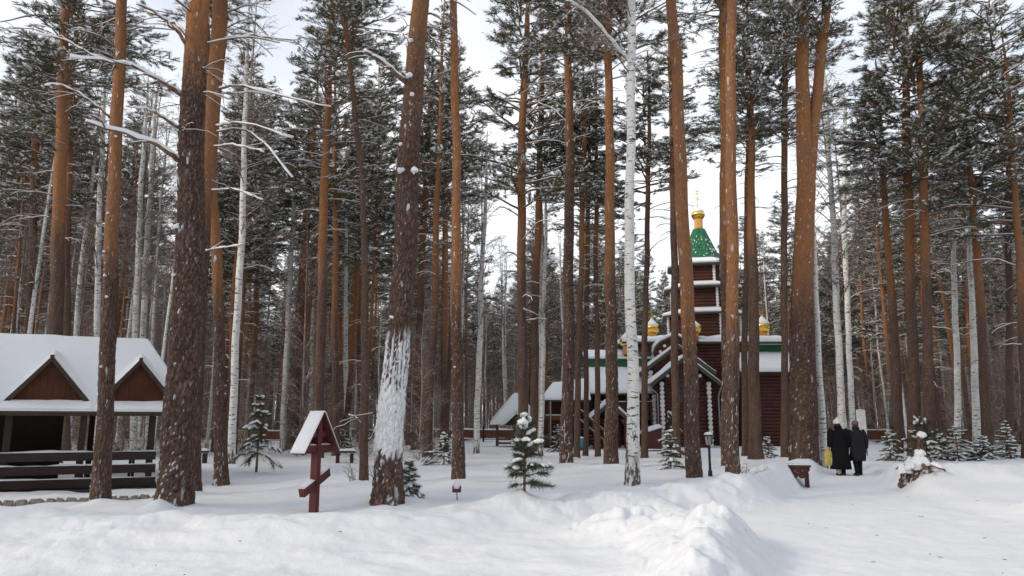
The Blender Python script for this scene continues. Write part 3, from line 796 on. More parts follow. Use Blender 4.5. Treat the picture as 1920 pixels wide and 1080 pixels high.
# ================================================================== the church among the trunks
def stack(x, Y, z0, z1, r, name, par, sx=1.0):          # a column of whitewashed log ends
    mb = MB(); z = z0 + r
    while z < z1 - r * .5:
        rr = r * random.uniform(.92, 1.08); mb.tube([(x, Y, z), (x + random.uniform(-.01, .01), Y - .14, z)], [rr, rr], 10, 0, False); z += r * 1.92
    return mb.build(name, M['white'], par)
def logs(x0, x1, y, z0, z1, name, par, r=.125, axis='x'):
    mb = MB(); z = z0 + r
    while z < z1:
        a, b = ((x0, y, z), (x1, y, z)) if axis == 'x' else ((y, x0, z), (y, x1, z))
        mb.tube([a, b], [r, r], 8, 0, True); z += r * 1.78
    return mb.build(name, M['log'], par)
def onion(par, x, y, z, s, snow=True):                  # little gilded dome on a drum
    o = MB().lathe((x, y, z), [(.34 * s, -.55 * s), (.34 * s, .02 * s), (.40 * s, .06 * s), (.30 * s, .10 * s)], 12).build('dome_drum', M['copper'], par)
    MB().lathe((x, y, z), [(.28 * s, .08 * s), (.48 * s, .22 * s), (.60 * s, .45 * s), (.58 * s, .66 * s), (.42 * s, .88 * s), (.22 * s, 1.05 * s), (.10 * s, 1.22 * s), (.05 * s, 1.45 * s)], 18).build('dome', M['gold'], o)
    c = MB(); c.box((x, y, z + 1.75 * s), (.04, .04, .75 * s)); c.box((x, y, z + 1.85 * s), (.34 * s, .04, .04)); c.box((x, y, z + 1.62 * s), (.22 * s, .04, .04), rot=((.9, 0, .43), (0, 1, 0), (-.43, 0, .9)))
    c.build('dome_cross', M['gold'], o)
    if snow: MB().lathe((x, y, z), [(.56 * s, .70 * s), (.50 * s, .85 * s), (.26 * s, 1.06 * s), (.13 * s, 1.22 * s), (.05 * s, 1.30 * s)], 14).build('snow_cap', M['snow'], o)
def church():
    Yf = 46.0
    base = np.array([Xp(1310, 52), 52.0, 0.0]); base[2] = hs(base[0], 52.0) - .05
    t = thing('wooden_church', 'dark log church with green tent roof, gold domes and snowy eaves', 'church', base)
    L_ = lambda p: np.array(p, float) - base
    # front gabled porch
    zb = -.2
    xl, xr = Xp(1241, Yf) - base[0], Xp(1329, Yf) - base[0]; yf = Yf - base[1]
    zt = Zp(716, Yf) - base[2]; zap = Zp(668, Yf) - base[2]; xm = (xl + xr) / 2
    logs(xl - .1, xr + .1, yf, zb, zt, 'porch_wall', t); logs(yf, yf + 5, xl, zb, zt, 'porch_side', t, axis='y'); logs(yf, yf + 5, xr, zb, zt, 'porch_side', t, axis='y')
    MB().prism([(xl - .1, yf - .02, zt - .05), (xr + .1, yf - .02, zt - .05), (xm, yf - .02, zap - .2)], (0, .15, 0)).build('porch_gable', M['log'], t)
    def gable_roof(xm, hw, ye, za, yf, depth, th, ov=.0):
        for s in (-1, 1):
            a, b = np.array([xm, yf, za]), np.array([xm + s * hw, yf, ye])
            r = MB().prism([a, b, b + np.array([0, depth, 0]), a + np.array([0, depth, 0])], (0, 0, -.09)).build('roof_slope', M['roofing'], t)
            MB().slab(a + np.array([0, .02, .004]), b + np.array([0, .02, .004]), b + np.array([0, depth, .004]), a + np.array([0, depth, .004]), th, nu=16, nv=8, seed=int(hw * 10 + s), edge=.2).build('roof_snow', M['snow'], r)
            MB().beam(a + np.array([0, -.03, -.13]), b + np.array([0, -.03, -.13]), .05, .20).build('barge_board', M['roofing'], t)
    gable_roof(xm, (xr - xl) / 2 + .75, zt - .12, zap, yf - .55, 2.6, .17)
    for s, x in ((-1, xl), (1, xr)): stack(x, yf - .12, zb, zt + .05, .135, 'log_end_column', t)
    for x, py in ((1252, 705), (1313, 705)): MB().tube([(Xp(x, Yf) - base[0], yf - .2, Zp(py, Yf) - base[2]), (Xp(x, Yf) - base[0], yf - .32, Zp(py, Yf) - base[2])], [.10, .10], 10).build('log_end', M['white'], t)
    # second, taller gable and barrel-shaped pediment behind it
    y2 = yf + 2.2; z2e, z2a = Zp(697, Yf + 2.2) - base[2], Zp(645, Yf + 2.2) - base[2]
    gable_roof(xm + .15, (xr - xl) / 2 + 1.0, z2e, z2a, y2, 2.2, .16)
    MB().prism([(xl - .3, y2 + .3, z2e - .6), (xr + .6, y2 + .3, z2e - .6), (xr + .6, y2 + .3, z2e), (xm + .15, y2 + .3, z2a - .12), (xl - .3, y2 + .3, z2e)], (0, .2, 0)).build('upper_gable', M['log'], t)
    for x in (xl - .2, xr + .35): stack(x, y2 + .25, zt, z2e + .1, .15, 'log_end_column', t)
    y3 = yf + 3.4; zc = Zp(664, Yf + 3.4) - base[2]; xc = xm + .25; rb = 1.28
    ogee = [(-1.0, -.15), (-1.08, .15), (-.98, .45), (-.72, .72), (-.35, .90), (0, 1.08), (.35, .90), (.72, .72), (.98, .45), (1.08, .15), (1.0, -.15)]
    MB().prism([(xc + a * rb, y3, zc + b * rb * .95) for a, b in ogee], (0, .5, 0)).build('barrel_pediment', M['log'], t)
    for a, b in zip(ogee[1:], ogee[2:-1]):
        pass
    sb = MB()
    pts = np.array([(xc + a * (rb + .06), y3 + .15, zc + b * (rb * .95 + .06)) for a, b in ogee[1:-1]])
    sb.tube(pts, [.10, .15, .17, .17, .17, .17, .17, .15, .10], 8); sb.build('pediment_snow', M['snow'], t)
    pts2 = pts.copy(); pts2[:, 1] -= .28; pts2[:, 2] -= .12
    MB().tube(pts2, .07, 6).build('pediment_trim', M['roofing'], t)
    for a, b in ((-.55, .42), (.55, .42), (.78, .12), (-.78, .12)): MB().tube([(xc + a * rb, y3 - .01, zc + b * rb), (xc + a * rb, y3 - .12, zc + b * rb)], [.10, .10], 10).build('log_end', M['white'], t)
    # porch window with lattice
    wx, wz, ww, wh = Xp(1281, Yf) - base[0], Zp(733, Yf) - base[2], .62, 1.25
    w = MB().box((wx, yf - .13, wz), (ww, .04, wh)).build('window', M['glass'], t)
    fr = MB()
    for sx in (-1, 1): fr.box((wx + sx * (ww / 2 + .04), yf - .15, wz), (.08, .07, wh + .16))
    for sz in (-1, 1): fr.box((wx, yf - .15, wz + sz * (wh / 2 + .04)), (ww - .002, .068, .08))
    fr.box((wx, yf - .152, wz), (.035, .05, wh))
    for q in (-.33, 0, .33): fr.box((wx, yf - .154, wz + q), (ww, .04, .03))
    fr.build('frame', M['brownwood'], w)
    # drainpipes
    for px in (1348,):
        x = Xp(px, Yf) - base[0]
        MB().tube([(x + .15, yf - .5, zt - .25), (x + .05, yf - .3, zt - .45), (x - .05, yf - .15, zt - .9), (x - .05, yf - .15, .2)], .055, 6).build('drainpipe', M['zinc'], t)
    x = Xp(1221, 48) - base[0]; MB().tube([(x - .3, -4.2, Zp(738, 48) - base[2]), (x, -4.0, Zp(752, 48) - base[2]), (x, -4.0, .8)], .05, 6).build('drainpipe', M['zinc'], t)
    MB().tube([(xl - .75, yf - .5, zt - .1), (xl - .7, yf - .4, zt - .4), (xl - .28, yf - .2, zt - .75), (xl - .28, yf - .2, .3)], .05, 6).build('drainpipe', M['zinc'], t)
    # central block
    xa, xb = Xp(1228, 50.5) - base[0], Xp(1396, 50.5) - base[0]; yb = -1.5; zc_ = Zp(642, 50.5) - base[2]
    logs(xa, xb, yb, zb, zc_, 'central_wall', t); stack(xa, yb - .1, Zp(735, 50.5) - base[2], zc_, .15, 'log_end_column', t)
    # snowy roof belt under the tower
    x0, x1 = Xp(1168, 50.5) - base[0], Xp(1478, 50.5) - base[0]
    bl = MB().prism([(x0, yb - .6, zc_), (x1, yb - .6, zc_), (x1, yb + 8.5, zc_ + .25), (x0, yb + 8.5, zc_ + .25)], (0, 0, -.12)).build('belt_roof', M['roofing'], t)
    MB().slab((x0, yb - .62, zc_ + .004), (x1, yb - .62, zc_ + .004), (x1, yb + 8, zc_ + .3), (x0, yb + 8, zc_ + .3), .42, nu=40, nv=20, seed=4, amp=.18, edge=.35).build('belt_snow', M['snow'], bl)
    # wings: lower roof slope, green band, upper roof slope; mirrored left and right
    def wing(pxa, pxb, rows, name):
        (eave, low_top, band_top, top) = rows
        xa, xb = Xp(pxa, 49) - base[0], Xp(pxb, 49) - base[0]
        ze, zl, zg, zt_ = Zp(eave, 48.3) - base[2], Zp(low_top, 50.8) - base[2], Zp(band_top, 50.6) - base[2], Zp(top, 52.2) - base[2]
        logs(xa, xb, -3.0, zb, ze + .1, 'wing_wall', t)
        for x in (xa, xb): logs(-3.0, 6.0, x, zb, ze + .1, 'wing_side', t, axis='y')
        lo = MB().prism([(xa - .3, -3.7, ze), (xb + .3, -3.7, ze), (xb + .3, -1.25, zl), (xa - .3, -1.25, zl)], (0, 0, -.10)).build('lower_roof', M['roofing'], t)
        MB().slab((xa - .35, -3.75, ze + .004), (xb + .35, -3.75, ze + .004), (xb + .3, -1.2, zl + .004), (xa - .3, -1.2, zl + .004), .30, nu=30, nv=10, seed=pxa, amp=.14, edge=.25).build('lower_roof_snow', M['snow'], lo)
        MB().box(((xa + xb) / 2, -1.0, (zl + zg) / 2), (xb - xa + .3, .5, zg - zl + .25)).build('green_band', M['green'], t)
        up = MB().prism([(xa - .35, -1.45, zg + .12), (xb + .35, -1.45, zg + .12), (xb + .2, 1.6, zt_), (xa - .2, 1.6, zt_)], (0, 0, -.08)).build('upper_roof', M['green'], t)
        MB().slab((xa - .4, -1.5, zg + .124), (xb + .4, -1.5, zg + .124), (xb + .2, 1.6, zt_ + .004), (xa - .2, 1.6, zt_ + .004), .36, nu=30, nv=8, seed=pxb, amp=.25, edge=.3).build('upper_roof_snow', M['snow'], up)
        return xa, xb, ze
    wing(1396, 1502, (697, 664, 650, 634), 'right')
    xa, xb, ze = wing(1112, 1228, (738, 692, 676, 660), 'left')
    # gallery on the left: posts, handrail, balusters
    zf = Zp(783, 47.5) - base[2]; yg = -4.4
    MB().box(((xa + xb) / 2, yg + .65, zf - .08), (xb - xa, 1.5, .12)).build('gallery_floor', M['brownwood'], t)
    n = 5
    for k in range(n):
        x = xa + .05 + (xb - xa - .1) * k / (n - 1); MB().box((x, yg, (ze + .0) / 2 + zb / 2), (.16, .16, ze - zb)).build('gallery_post', M['log'], t)
    r = MB().box(((xa + xb) / 2, yg - .03, zf + .95), (xb - xa, .08, .08)).build('handrail', M['brownwood'], t)
    MB().slab((xa, yg - .07, zf + .992), (xb, yg - .07, zf + .992), (xb, yg + .01, zf + .992), (xa, yg + .01, zf + .992), .035, nu=20, nv=3, edge=.03).build('snow_cap', M['snow'], r)
    for k in range(34): MB().box((xa + .12 + (xb - xa - .24) * k / 33, yg - .03, zf + .45), (.05, .04, .93)).build('baluster', M['brownwood'], t)
    stack(Xp(1226, 47.6) - base[0], yg - .1, Zp(805, 47.6) - base[2], Zp(738, 47.6) - base[2], .14, 'log_end_column', t)
    # lower gabled stair entrance before the gallery
    Ye = 45.5; xe, ye = Xp(1143, Ye) - base[0], Ye - base[1]; hw = Xp(1180, Ye) - Xp(1143, Ye); zae, zee = Zp(752, Ye) - base[2], Zp(785, Ye) - base[2]
    gable_roof(xe, hw, zee, zae, ye, 2.0, .20)
    for s in (-1, 1):
        MB().box((xe + s * (hw - .25), ye + .15, (zee + zb) / 2), (.16, .16, zee - zb + .1)).build('entrance_post', M['log'], t)
        MB().prism([(xe + s * (hw - .1), ye + .05, zee - .05), (xe + s * (hw - .55), ye + .05, zee - .05), (xe + s * (hw - .1), ye + .05, zee - .7)], (0, .08, 0)).build('bracket', M['brownwood'], t)
    logs(xe - hw + .4, xe + hw - .4, ye + 1.2, zb, zee, 'entrance_wall', t, .11)
    # the stair going up to the left, with sloping rails
    x0, x1 = Xp(1128, 45) - base[0], Xp(1078, 45) - base[0]; z0, z1 = Zp(832, 45) - base[2], Zp(782, 45) - base[2]
    for k in range(9): MB().box((x0 + (x1 - x0) * k / 8, -6.6, z0 - .3 + (z1 - z0) * k / 8), (.32, 1.1, .06)).build('stair_tread', M['brownwood'], t)
    for dz in (.95, .35):
        r = MB().beam((x0 + .2, -7.2, z0 - .3 + dz), (x1, -7.2, z1 - .3 + dz), .07, .10).build('stair_rail', M['brownwood'], t)
        MB().slab((x0 + .2, -7.23, z0 - .245 + dz), (x1, -7.23, z1 - .245 + dz), (x1, -7.16, z1 - .245 + dz), (x0 + .2, -7.16, z0 - .245 + dz), .05, nu=10, nv=3, edge=.03).build('snow_cap', M['snow'], r)
    # low annex at the far left
    Ya = 47.0; xa, xb, ya = Xp(1012, Ya) - base[0], Xp(1108, Ya) - base[0], Ya - base[1]
    zae = Zp(750, Ya) - base[2]
    logs(xa + .4, xb, ya + 1, zb, zae, 'annex_wall', t, .11); logs(ya + 1, ya + 6, xa + .4, zb, zae, 'annex_side', t, .11, 'y')
    ro = MB().prism([(xa, ya, zae), (xb, ya, zae), (xb, ya + 2.5, zae + 1.45), (xa + .9, ya + 2.5, zae + 1.0)], (0, 0, -.09)).build('annex_roof', M['roofing'], t)
    MB().slab((xa, ya - .05, zae + .004), (xb, ya - .05, zae + .004), (xb, ya + 2.5, zae + 1.454), (xa + .9, ya + 2.5, zae + 1.004), .26, nu=20, nv=8, seed=8, edge=.2).build('annex_snow', M['snow'], ro)
    for px in (1030, 1058, 1086): MB().box((Xp(px, Ya) - base[0], ya + .2, (zae + zb) / 2), (.13, .13, zae - zb)).build('annex_post', M['brownwood'], t)
    MB().box((Xp(1055, Ya) - base[0], ya + .1, Zp(783, Ya) - base[2]), (2.1, .07, .26)).build('annex_panel', M['brownwood'], t)
    MB().box((Xp(1055, Ya) - base[0], ya + .08, Zp(778, Ya) - base[2]), (2.1, .09, .05)).build('snow_cap', M['snow'], t)
    MB().tube([(Xp(1032, Ya) - base[0], ya - .05, zae - .05), (Xp(1032, Ya) - base[0], ya - .05, .3)], .05, 6).build('drainpipe', M['zinc'], t)
    # octagonal tower, three log tiers
    Yt = 54.0; ct = P(1316, 560, Yt) - base; cx, cy = ct[0], ct[1]; k = mpp(560, Yt); ph = R(12)
    def Zt(py): return Zp(py, Yt - 1.5) - base[2]
    tiers = [(640, 590, 66, 80), (585, 540, 58, 75), (536, 497, 50, 66)]
    for zi0, zi1, rw, re in tiers:
        z0, z1 = Zt(zi0) - .3, Zt(zi1); prof = []; z = z0
        while z < z1: prof += [(rw * k, z), (rw * k + .07, z + .06), (rw * k + .07, z + .17), (rw * k, z + .22)]; z += .235
        MB().lathe((cx, cy, 0), prof, 8, 0, False, ph).build('tower_tier', M['log'], t)
        for q in range(8):
            a = ph + q * math.pi / 4
            if math.sin(a) > .45: continue
            pr = []; z = z0 + .3
            while z < z1 - .1: pr += [(.055, z), (.11, z + .05), (.11, z + .15), (.055, z + .2)]; z += .21
            MB().lathe((cx + (rw * k + .12) * math.cos(a), cy + (rw * k + .12) * math.sin(a), 0), pr, 8).build('log_end_column', M['white'], t)
        ev = MB().lathe((cx, cy, 0), [(rw * k * .8, z1 - .10), (re * k, z1 - .08), (re * k, z1 + .02), (rw * k * .8, z1 + .30)], 8, 0, False, ph).build('tier_eave', M['roofing'], t)
        MB().lathe((cx, cy, 0), [(re * k - .02, z1 + .03), (re * k + .03, z1 + .12), (re * k - .06, z1 + .23), (rw * k * .86, z1 + .50), (rw * k * .6, z1 + .5)], 8, 0, False, ph).build('tier_snow', M['snow'], ev)
    # tent roof laid with rows of green tiles
    z0, z1 = Zt(490), Zt(420); r0, r1 = 45 * k, 11 * k; prof = []; n = 22
    for q in range(n):
        f = q / n; f2 = (q + 1) / n; flare = .45 * max(0, 1 - f * 5) ** 2
        rr = r0 + (r1 - r0) * f ** .9 + flare
        prof += [(rr + .035, z0 + (z1 - z0) * f), (r0 + (r1 - r0) * f2 ** .9 + .45 * max(0, 1 - f2 * 5) ** 2, z0 + (z1 - z0) * f2)]
    tr = MB().lathe((cx, cy, 0), prof, 8, 0, False, ph).build('tent_roof', M['greentent'], t)
    rg = np.random.default_rng(4)
    nf = 120; a = rg.uniform(math.pi * .9, math.pi * 2.1, nf); f = rg.random(nf) ** 2.0 * .75
    ap = math.cos(math.pi / 8); aa = ((a - ph) % (math.pi / 4)) - math.pi / 8
    rr = (r0 + (r1 - r0) * f ** .9) * ap / np.cos(aa) + .04
    pos = np.stack([cx + rr * np.cos(a), cy + rr * np.sin(a), z0 + (z1 - z0) * f], 1)
    V, F = pads_mesh(pos, np.tile([0., 0, 1.], (nf, 1)) + rg.normal(0, .1, (nf, 3)), rg.uniform(.04, .10, nf), rg, .5, .7); mb = MB(); mb.addn(V, F)
    mb.build('snow_fleck', M['snow'], tr)['kind'] = 'stuff'
    MB().lathe((cx, cy, 0), [(r0 + .80, z0 - .22), (r0 + .82, z0 - .10), (r0 + .60, z0 + .05), (r0 + .12, z0 + .26), (r0 - .4, z0 + .2)], 8, 0, False, ph).build('tent_foot_snow', M['snow'], tr)
    zd = Zt(420)
    MB().lathe((cx, cy, zd), [(11.5 * k, -.15), (9.5 * k, .0), (8.5 * k, .05), (8.5 * k, .75), (10.5 * k, .82)], 8, 0, False, ph).build('neck_drum', M['copper'], t)
    MB().lathe((cx, cy, zd + .8), [(.28, 0), (.44, .09), (.52, .26), (.49, .44), (.35, .60), (.16, .76), (.06, .92), (.035, 1.1)], 18).build('main_dome', M['gold'], t)
    MB().lathe((cx, cy, zd + .8), [(.48, .47), (.40, .62), (.19, .78), (.07, .94)], 14).build('dome_snow', M['snow'], t)
    c = MB(); c.box((cx, cy, zd + 2.5), (.05, .05, 1.3)); c.box((cx, cy, zd + 2.75), (.62, .05, .05)); c.box((cx, cy, zd + 2.95), (.30, .05, .05)); c.box((cx, cy, zd + 2.35), (.42, .05, .05), rot=((.9, 0, .43), (0, 1, 0), (-.43, 0, .9)))
    c.build('main_cross', M['gold'], t)
    for px, py, Y, s in ((1223, 628, 51.5, .88), (1302, 628, 50.0, .80), (1430, 626, 51.5, .95), (1176, 652, 50.5, .85)):
        q = P(px, py, Y) - base; onion(t, q[0], q[1], q[2], s)
church()

# ================================================================== gazebo, far fence
def gazebo():
    Y = 50.0; c = P(968, 800, Y); zg = hs(c[0], Y); t = thing('garden_gazebo', 'small open gazebo with a steep snow-laden pyramid roof beside the church', 'gazebo', (c[0], Y, zg))
    k = mpp(790, Y); ze, za, h = Zp(797, Y) - zg, Zp(738, Y) - zg, 1.65
    for sx in (-1, 1):
        for sy in (-1, 1): MB().box((sx * (h - .4), sy * (h - .4), ze / 2), (.14, .14, ze + .1)).build('post', M['brownwood'], t)
    rf = MB(); cs = [(-h, -h, ze), (h, -h, ze), (h, h, ze), (-h, h, ze)]
    rf.add(np.array(cs + [(0, 0, za)]), [(0, 1, 4), (1, 2, 4), (2, 3, 4), (3, 0, 4), (3, 2, 1, 0)]); r = rf.build('roof', M['roofing'], t)
    for q in range(4):
        a, b = np.array(cs[q]), np.array(cs[(q + 1) % 4]); ap = np.array([0, 0, za]); o = (a + b) / 2; o = np.array([o[0], o[1], 0]); o /= np.linalg.norm(o)
        MB().slab(a * 1.02, b * 1.02, ap + (b - a) * .02, ap - (b - a) * .02, .16, nu=14, nv=12, seed=q, amp=.15, edge=.15, up=(o * .5 + np.array([0, 0, .9]))).build('roof_snow', M['snow'], r)
    MB().prism([(-.75, -h - .28, ze + .02), (.75, -h - .28, ze + .02), (0, -h - .28, ze + .72)], (0, 1.2, 0)).build('dormer', M['dark'], t)
    for s in (-1, 1): MB().beam((0, -h - .32, ze + .86), (s * .98, -h - .32, ze + .02), .10, .16).build('dormer_snow', M['snow'], t)
    for s in (-1, 1):
        for z in (.25, .5, .75): MB().box((s * .8 - .0, -h + .4, z), (.95, .05, .12)).build('rail_board', M['brownwood'], t)
    FEET.append((c[0], Y))
gazebo()
def fence(name, label, a, b, n):
    a, b = np.array(a, float), np.array(b, float); mid = (a + b) / 2
    t = thing(name, label, 'fence', (mid[0], mid[1], 0)); d = (b - a) / n; L = np.linalg.norm(d); u = d / L; rz = math.atan2(u[1], u[0])
    pm = MB().box((0, 0, .62), (L - .12, .05, .72)).mesh('panel', [M['brownwood']])
    po = MB(); po.box((0, 0, .62), (.14, .14, 1.3)); po = po.mesh('post', [M['dark']])
    for k in range(n):
        p = a + d * (k + .5) - mid; z = hs(*(p + mid)) - .05
        o = link('panel', pm, t, (p[0], p[1], z)); o.rotation_euler[2] = rz
        for zz, hh in ((1.0, .10), (.30, .07)):
            s = MB().slab((-L / 2 + .05, -.09, 0), (L / 2 - .05, -.09, 0), (L / 2 - .05, .09, 0), (-L / 2 + .05, .09, 0), hh, nu=14, nv=3, seed=k, amp=.5, edge=.08).build('snow_cap', M['snow'], o, (0, 0 if zz > .9 else -.06, zz))
        q = link('post', po, t, (p[0] + d[0] / 2, p[1] + d[1] / 2, z)); q.rotation_euler[2] = rz
fence('board_fence', 'low brown board fence with snow on top, left of the church', (-34, 58), (0.2, 60), 14)
fence('board_fence', 'low brown board fence with snow on top, behind the walkers on the right', (21.5, 52), (44, 56), 9)

# ================================================================== the trees one can tell apart
def pine(label, pts, Y=None, H=22, orow=(620, 420), crown=(0, 12.0, 1.0), hi=False, relief=.0, snow=None, group=None, seed=None, flare=.22, second=None):
    seed = seed if seed is not None else int(pts[0][0])
    if Y is None: foot = ground_hit(pts[0][0], pts[0][1])
    else:
        q = P(pts[0][0], pts[0][1], Y); foot = np.array([q[0], Y, hs(q[0], Y)])
    FEET.append((foot[0], foot[1]))
    t = thing('pine_tree', label, 'pine tree', foot, 0, group)
    if Y is not None: pts = [(pts[0][0], P_row(foot), pts[0][2])] + [p for p in pts[1:]]
    cl, rd = px_line(foot, pts, H)
    oz = tuple(P(pts[0][0], r, foot[1])[2] - foot[2] for r in orow)
    me = trunk_mesh(cl, rd, 'pine', 72 if hi else 14, .035 if hi else .3, relief, oz, snow, flare, seed % 97, P(pts[0][0], -40, foot[1])[2] - foot[2])
    link('trunk', me, t)
    if crown:
        k, z, s = crown
        add_crown(t, PC[k % 6], at_height(cl, z), s * (H - z) / 10.0, (seed * 1.7) % 6.28, 1.15 * 10 / (H - z) if H - z < 10 else 1.0)
    BUMPS.append((foot[0], foot[1] - .1, .10, rd[0] * 1.9 + .15))
    return t, foot, cl
def P_row(foot):                                   # the picture row of a foot on the ground
    d = foot - np.array([0, 0, CAMZ]); return 540 - FPX * (d @ np.array([0, -SP, CP])) / (d @ np.array([0, CP, SP]))
def birch(label, pts, Y=None, H=17, crown=(0, 8.0, 1.0), hi=False, group=None, relief=0.0, dark=(0, 1.2)):
    seed = int(pts[0][0])
    if Y is None: foot = ground_hit(pts[0][0], pts[0][1])
    else:
        q = P(pts[0][0], pts[0][1], Y); foot = np.array([q[0], Y, hs(q[0], Y)]); pts = [(pts[0][0], P_row(foot), pts[0][2])] + pts[1:]
    FEET.append((foot[0], foot[1]))
    t = thing('birch_tree', label, 'birch tree', foot, 0, group)
    cl, rd = px_line(foot, pts, H, .02)
    link('trunk', trunk_mesh(cl, rd, 'birch', 48 if hi else 12, .05 if hi else .3, relief, (0, 1), snow_flecks(.35) if hi else None, .15, seed % 89, P(pts[0][0], -40, foot[1])[2] - foot[2], dark), t)
    if crown:
        k, z, s = crown
        add_crown(t, BC[k % 3], at_height(cl, z), s * (H - z) / 9.0, (seed * 1.3) % 6.28)
    BUMPS.append((foot[0], foot[1], .08, rd[0] * 2 + .15))
    return t, foot, cl

FL = snow_flecks
# --- left of the cross
pT1, fT1, _ = pine('tall pine rising just behind the pavilion roof, orange above a brown foot', [(100, 880, 27), (104, 640, 25), (112, 350, 22), (118, 160, 18), (122, 30, 15)], 26, 20, (520, 380), (2, 13.2, 1.1))
branch(pT1, fT1, [(116, 30), (60, 28), (0, 42)], .04, .015, 1, -.5)
branch(pT1, fT1, [(113, 95), (60, 82), (10, 78), (-20, 84)], .035, .012, 1, -.8)
branch(pT1, fT1, [(122, 60), (150, 50), (178, 75)], .03, .01, 1, -.6)
branch(pT1, fT1, [(113, 75), (60, 52), (0, 55)], .03, .01, 1, .8)
pine('dark thin pine just right of and behind the tall pavilion pine', [(125, 870, 14), (126, 500, 12), (130, 200, 11), (140, 90, 9)], 30, 20, (480, 300), (3, 12.5, 1.0))
pine('narrow brown pine behind the left end of the pavilion roof, second from the edge', [(50, 870, 16), (56, 640, 15), (65, 330, 13), (72, 150, 10)], 34, 20, (420, 250), (0, 11, 1.0))
pine('thin pine behind the pavilion, nearest to the left edge of view', [(26, 870, 12), (30, 600, 11), (38, 360, 9), (42, 250, 8)], 38, 19, (420, 250), (5, 9.5, 1.0))
pC, fC, _ = pine('straight slim pine standing in front of the timber pavilion', [(190, 947, 34), (196, 800, 27), (203, 620, 26), (212, 400, 23), (222, 150, 20), (229, 0, 18)], None, 21, (560, 430), (1, 13.0, 1.0), True, .016, FL(.55), flare=.12)
for k, (x, y) in enumerate(((200, 690), (205, 560), (207, 520), (200, 476), (212, 405), (222, 262))): stub(pC, fC, x, y, -1 if k % 2 else 1, .075, k)
branch(pC, fC, [(214, 118), (165, 100), (118, 72), (60, 62)], .028, .01, 1.1, -.5)
branch(pC, fC, [(208, 222), (165, 185), (120, 160), (80, 158)], .025, .01, 1.1, -.6)
pD, fD, _ = pine('thickest pine with deeply furrowed dark bark, right of the pavilion', [(326, 956, 66), (333, 880, 58), (343, 700, 53), (352, 500, 48), (360, 300, 44), (366, 150, 40), (373, 0, 36)], None, 23, (230, 30), (0, 12.5, 1.1), True, .030, FL(1.0), flare=.16)
branch(pD, fD, [(344, 306), (325, 292), (290, 268), (220, 245), (160, 229)], .060, .022, 1.25, -1.3, seed=2, twigs=5)
branch(pD, fD, [(348, 184), (320, 165), (285, 140), (235, 116), (185, 112), (130, 108)], .045, .014, 1.2, -1.2, seed=3, twigs=5)
branch(pD, fD, [(344, 246), (310, 222), (280, 206), (250, 202)], .035, .012, 1.2, -.9, seed=4)
branch(pD, fD, [(360, 105), (335, 60), (300, 28), (255, 8)], .045, .014, 1.0, -.8, seed=5)
branch(pD, fD, [(358, 75), (320, 36), (275, 24)], .040, .014, 1.0, .9, seed=6)
for k, (x, y, d, s) in enumerate(((336, 362, -1, .15), (341, 432, -1, .16), (368, 182, 1, .11), (363, 12, -1, .12), (332, 520, -1, .09), (340, 645, 1, .09), (318, 870, -1, .10))): stub(pD, fD, x, y, d, s, k)
BUMPS.append((fD[0] - .1, fD[1] - .55, .17, .32))
pE, fE, _ = pine('orange-topped pine pressed close behind the thickest trunk, leaning right', [(364, 905, 24), (368, 700, 24), (377, 500, 24), (386, 380, 26), (396, 250, 27), (404, 120, 27), (413, 0, 26)], 17.5, 22, (520, 330), (4, 13.5, 1.0), True, .014, FL(.3))
for k, (pts, r0, dy) in enumerate((([(418, 72), (470, 66), (520, 74), (556, 82)], .030, -.8), ([(408, 168), (430, 160), (480, 165), (545, 185), (620, 201)], .034, -1.0),
        ([(400, 238), (430, 230), (470, 232), (548, 258)], .030, -1.0), ([(397, 250), (440, 238), (480, 250), (515, 290), (548, 332)], .026, -.8),
        ([(394, 276), (440, 270), (495, 284)], .026, -1.0), ([(392, 358), (430, 352), (462, 362), (492, 374)], .022, -1.0), ([(380, 470), (410, 466), (455, 459)], .026, -1.2),
        ([(396, 195), (412, 178), (450, 171), (505, 176)], .024, .6), ([(410, 30), (450, 14), (500, 0)], .03, .5))):
    branch(pE, fE, pts, r0, .010, 1.15, dy, seed=10 + k)
pine('brown pine standing between the thickest trunk and the slim white birch', [(416, 914, 27), (412, 780, 21), (410, 600, 19), (403, 420, 19), (397, 330, 18), (390, 200, 16)], None, 20, (640, 520), (5, 12.5, .9), True, .014, FL(.7), flare=.3)
birch('slim white birch right of the brown pine, by the thickest trunk', [(432, 850, 15), (440, 690, 14), (449, 520, 13), (456, 380, 12), (460, 200, 9)], 27, 19, (0, 9.5, 1.0))
birch('white birch showing through the middle of the pavilion, left of a twin', [(180, 860, 12), (182, 560, 11), (190, 300, 9)], 31, 18, (1, 9, 1.0))
birch('pale birch over the pavilion roof end, left of a touching pair', [(248, 860, 12), (255, 560, 11), (268, 300, 9)], 33, 18, (2, 9, 1.0))
birch('pale birch over the pavilion roof end, right of a touching pair', [(262, 860, 12), (270, 560, 11), (286, 290, 9)], 34, 18, (0, 9, 1.0))
pine('left of two close dark pines beside the roofed cross', [(546, 850, 17), (553, 690, 16), (568, 520, 14), (576, 380, 12), (590, 230, 9)], None, 20, (600, 470), (3, 13, .95))
pine('right of two close dark pines beside the roofed cross', [(562, 850, 15), (566, 690, 15), (570, 520, 13), (574, 400, 12), (580, 270, 9)], 38, 19, (560, 440), (4, 10.5, 1.0))
birch('grey birch between the young spruce and the paired dark pines', [(530, 848, 13), (536, 690, 11), (543, 540, 10), (550, 400, 8)], 38, 18, (1, 9, 1.0))
pine('straight reddish pine rising directly behind the roofed cross', [(597, 845, 20), (600, 700, 19), (604, 520, 18), (610, 300, 15), (617, 120, 13), (624, 10, 11)], 29, 21, (600, 430), (0, 12.2, 1.0))
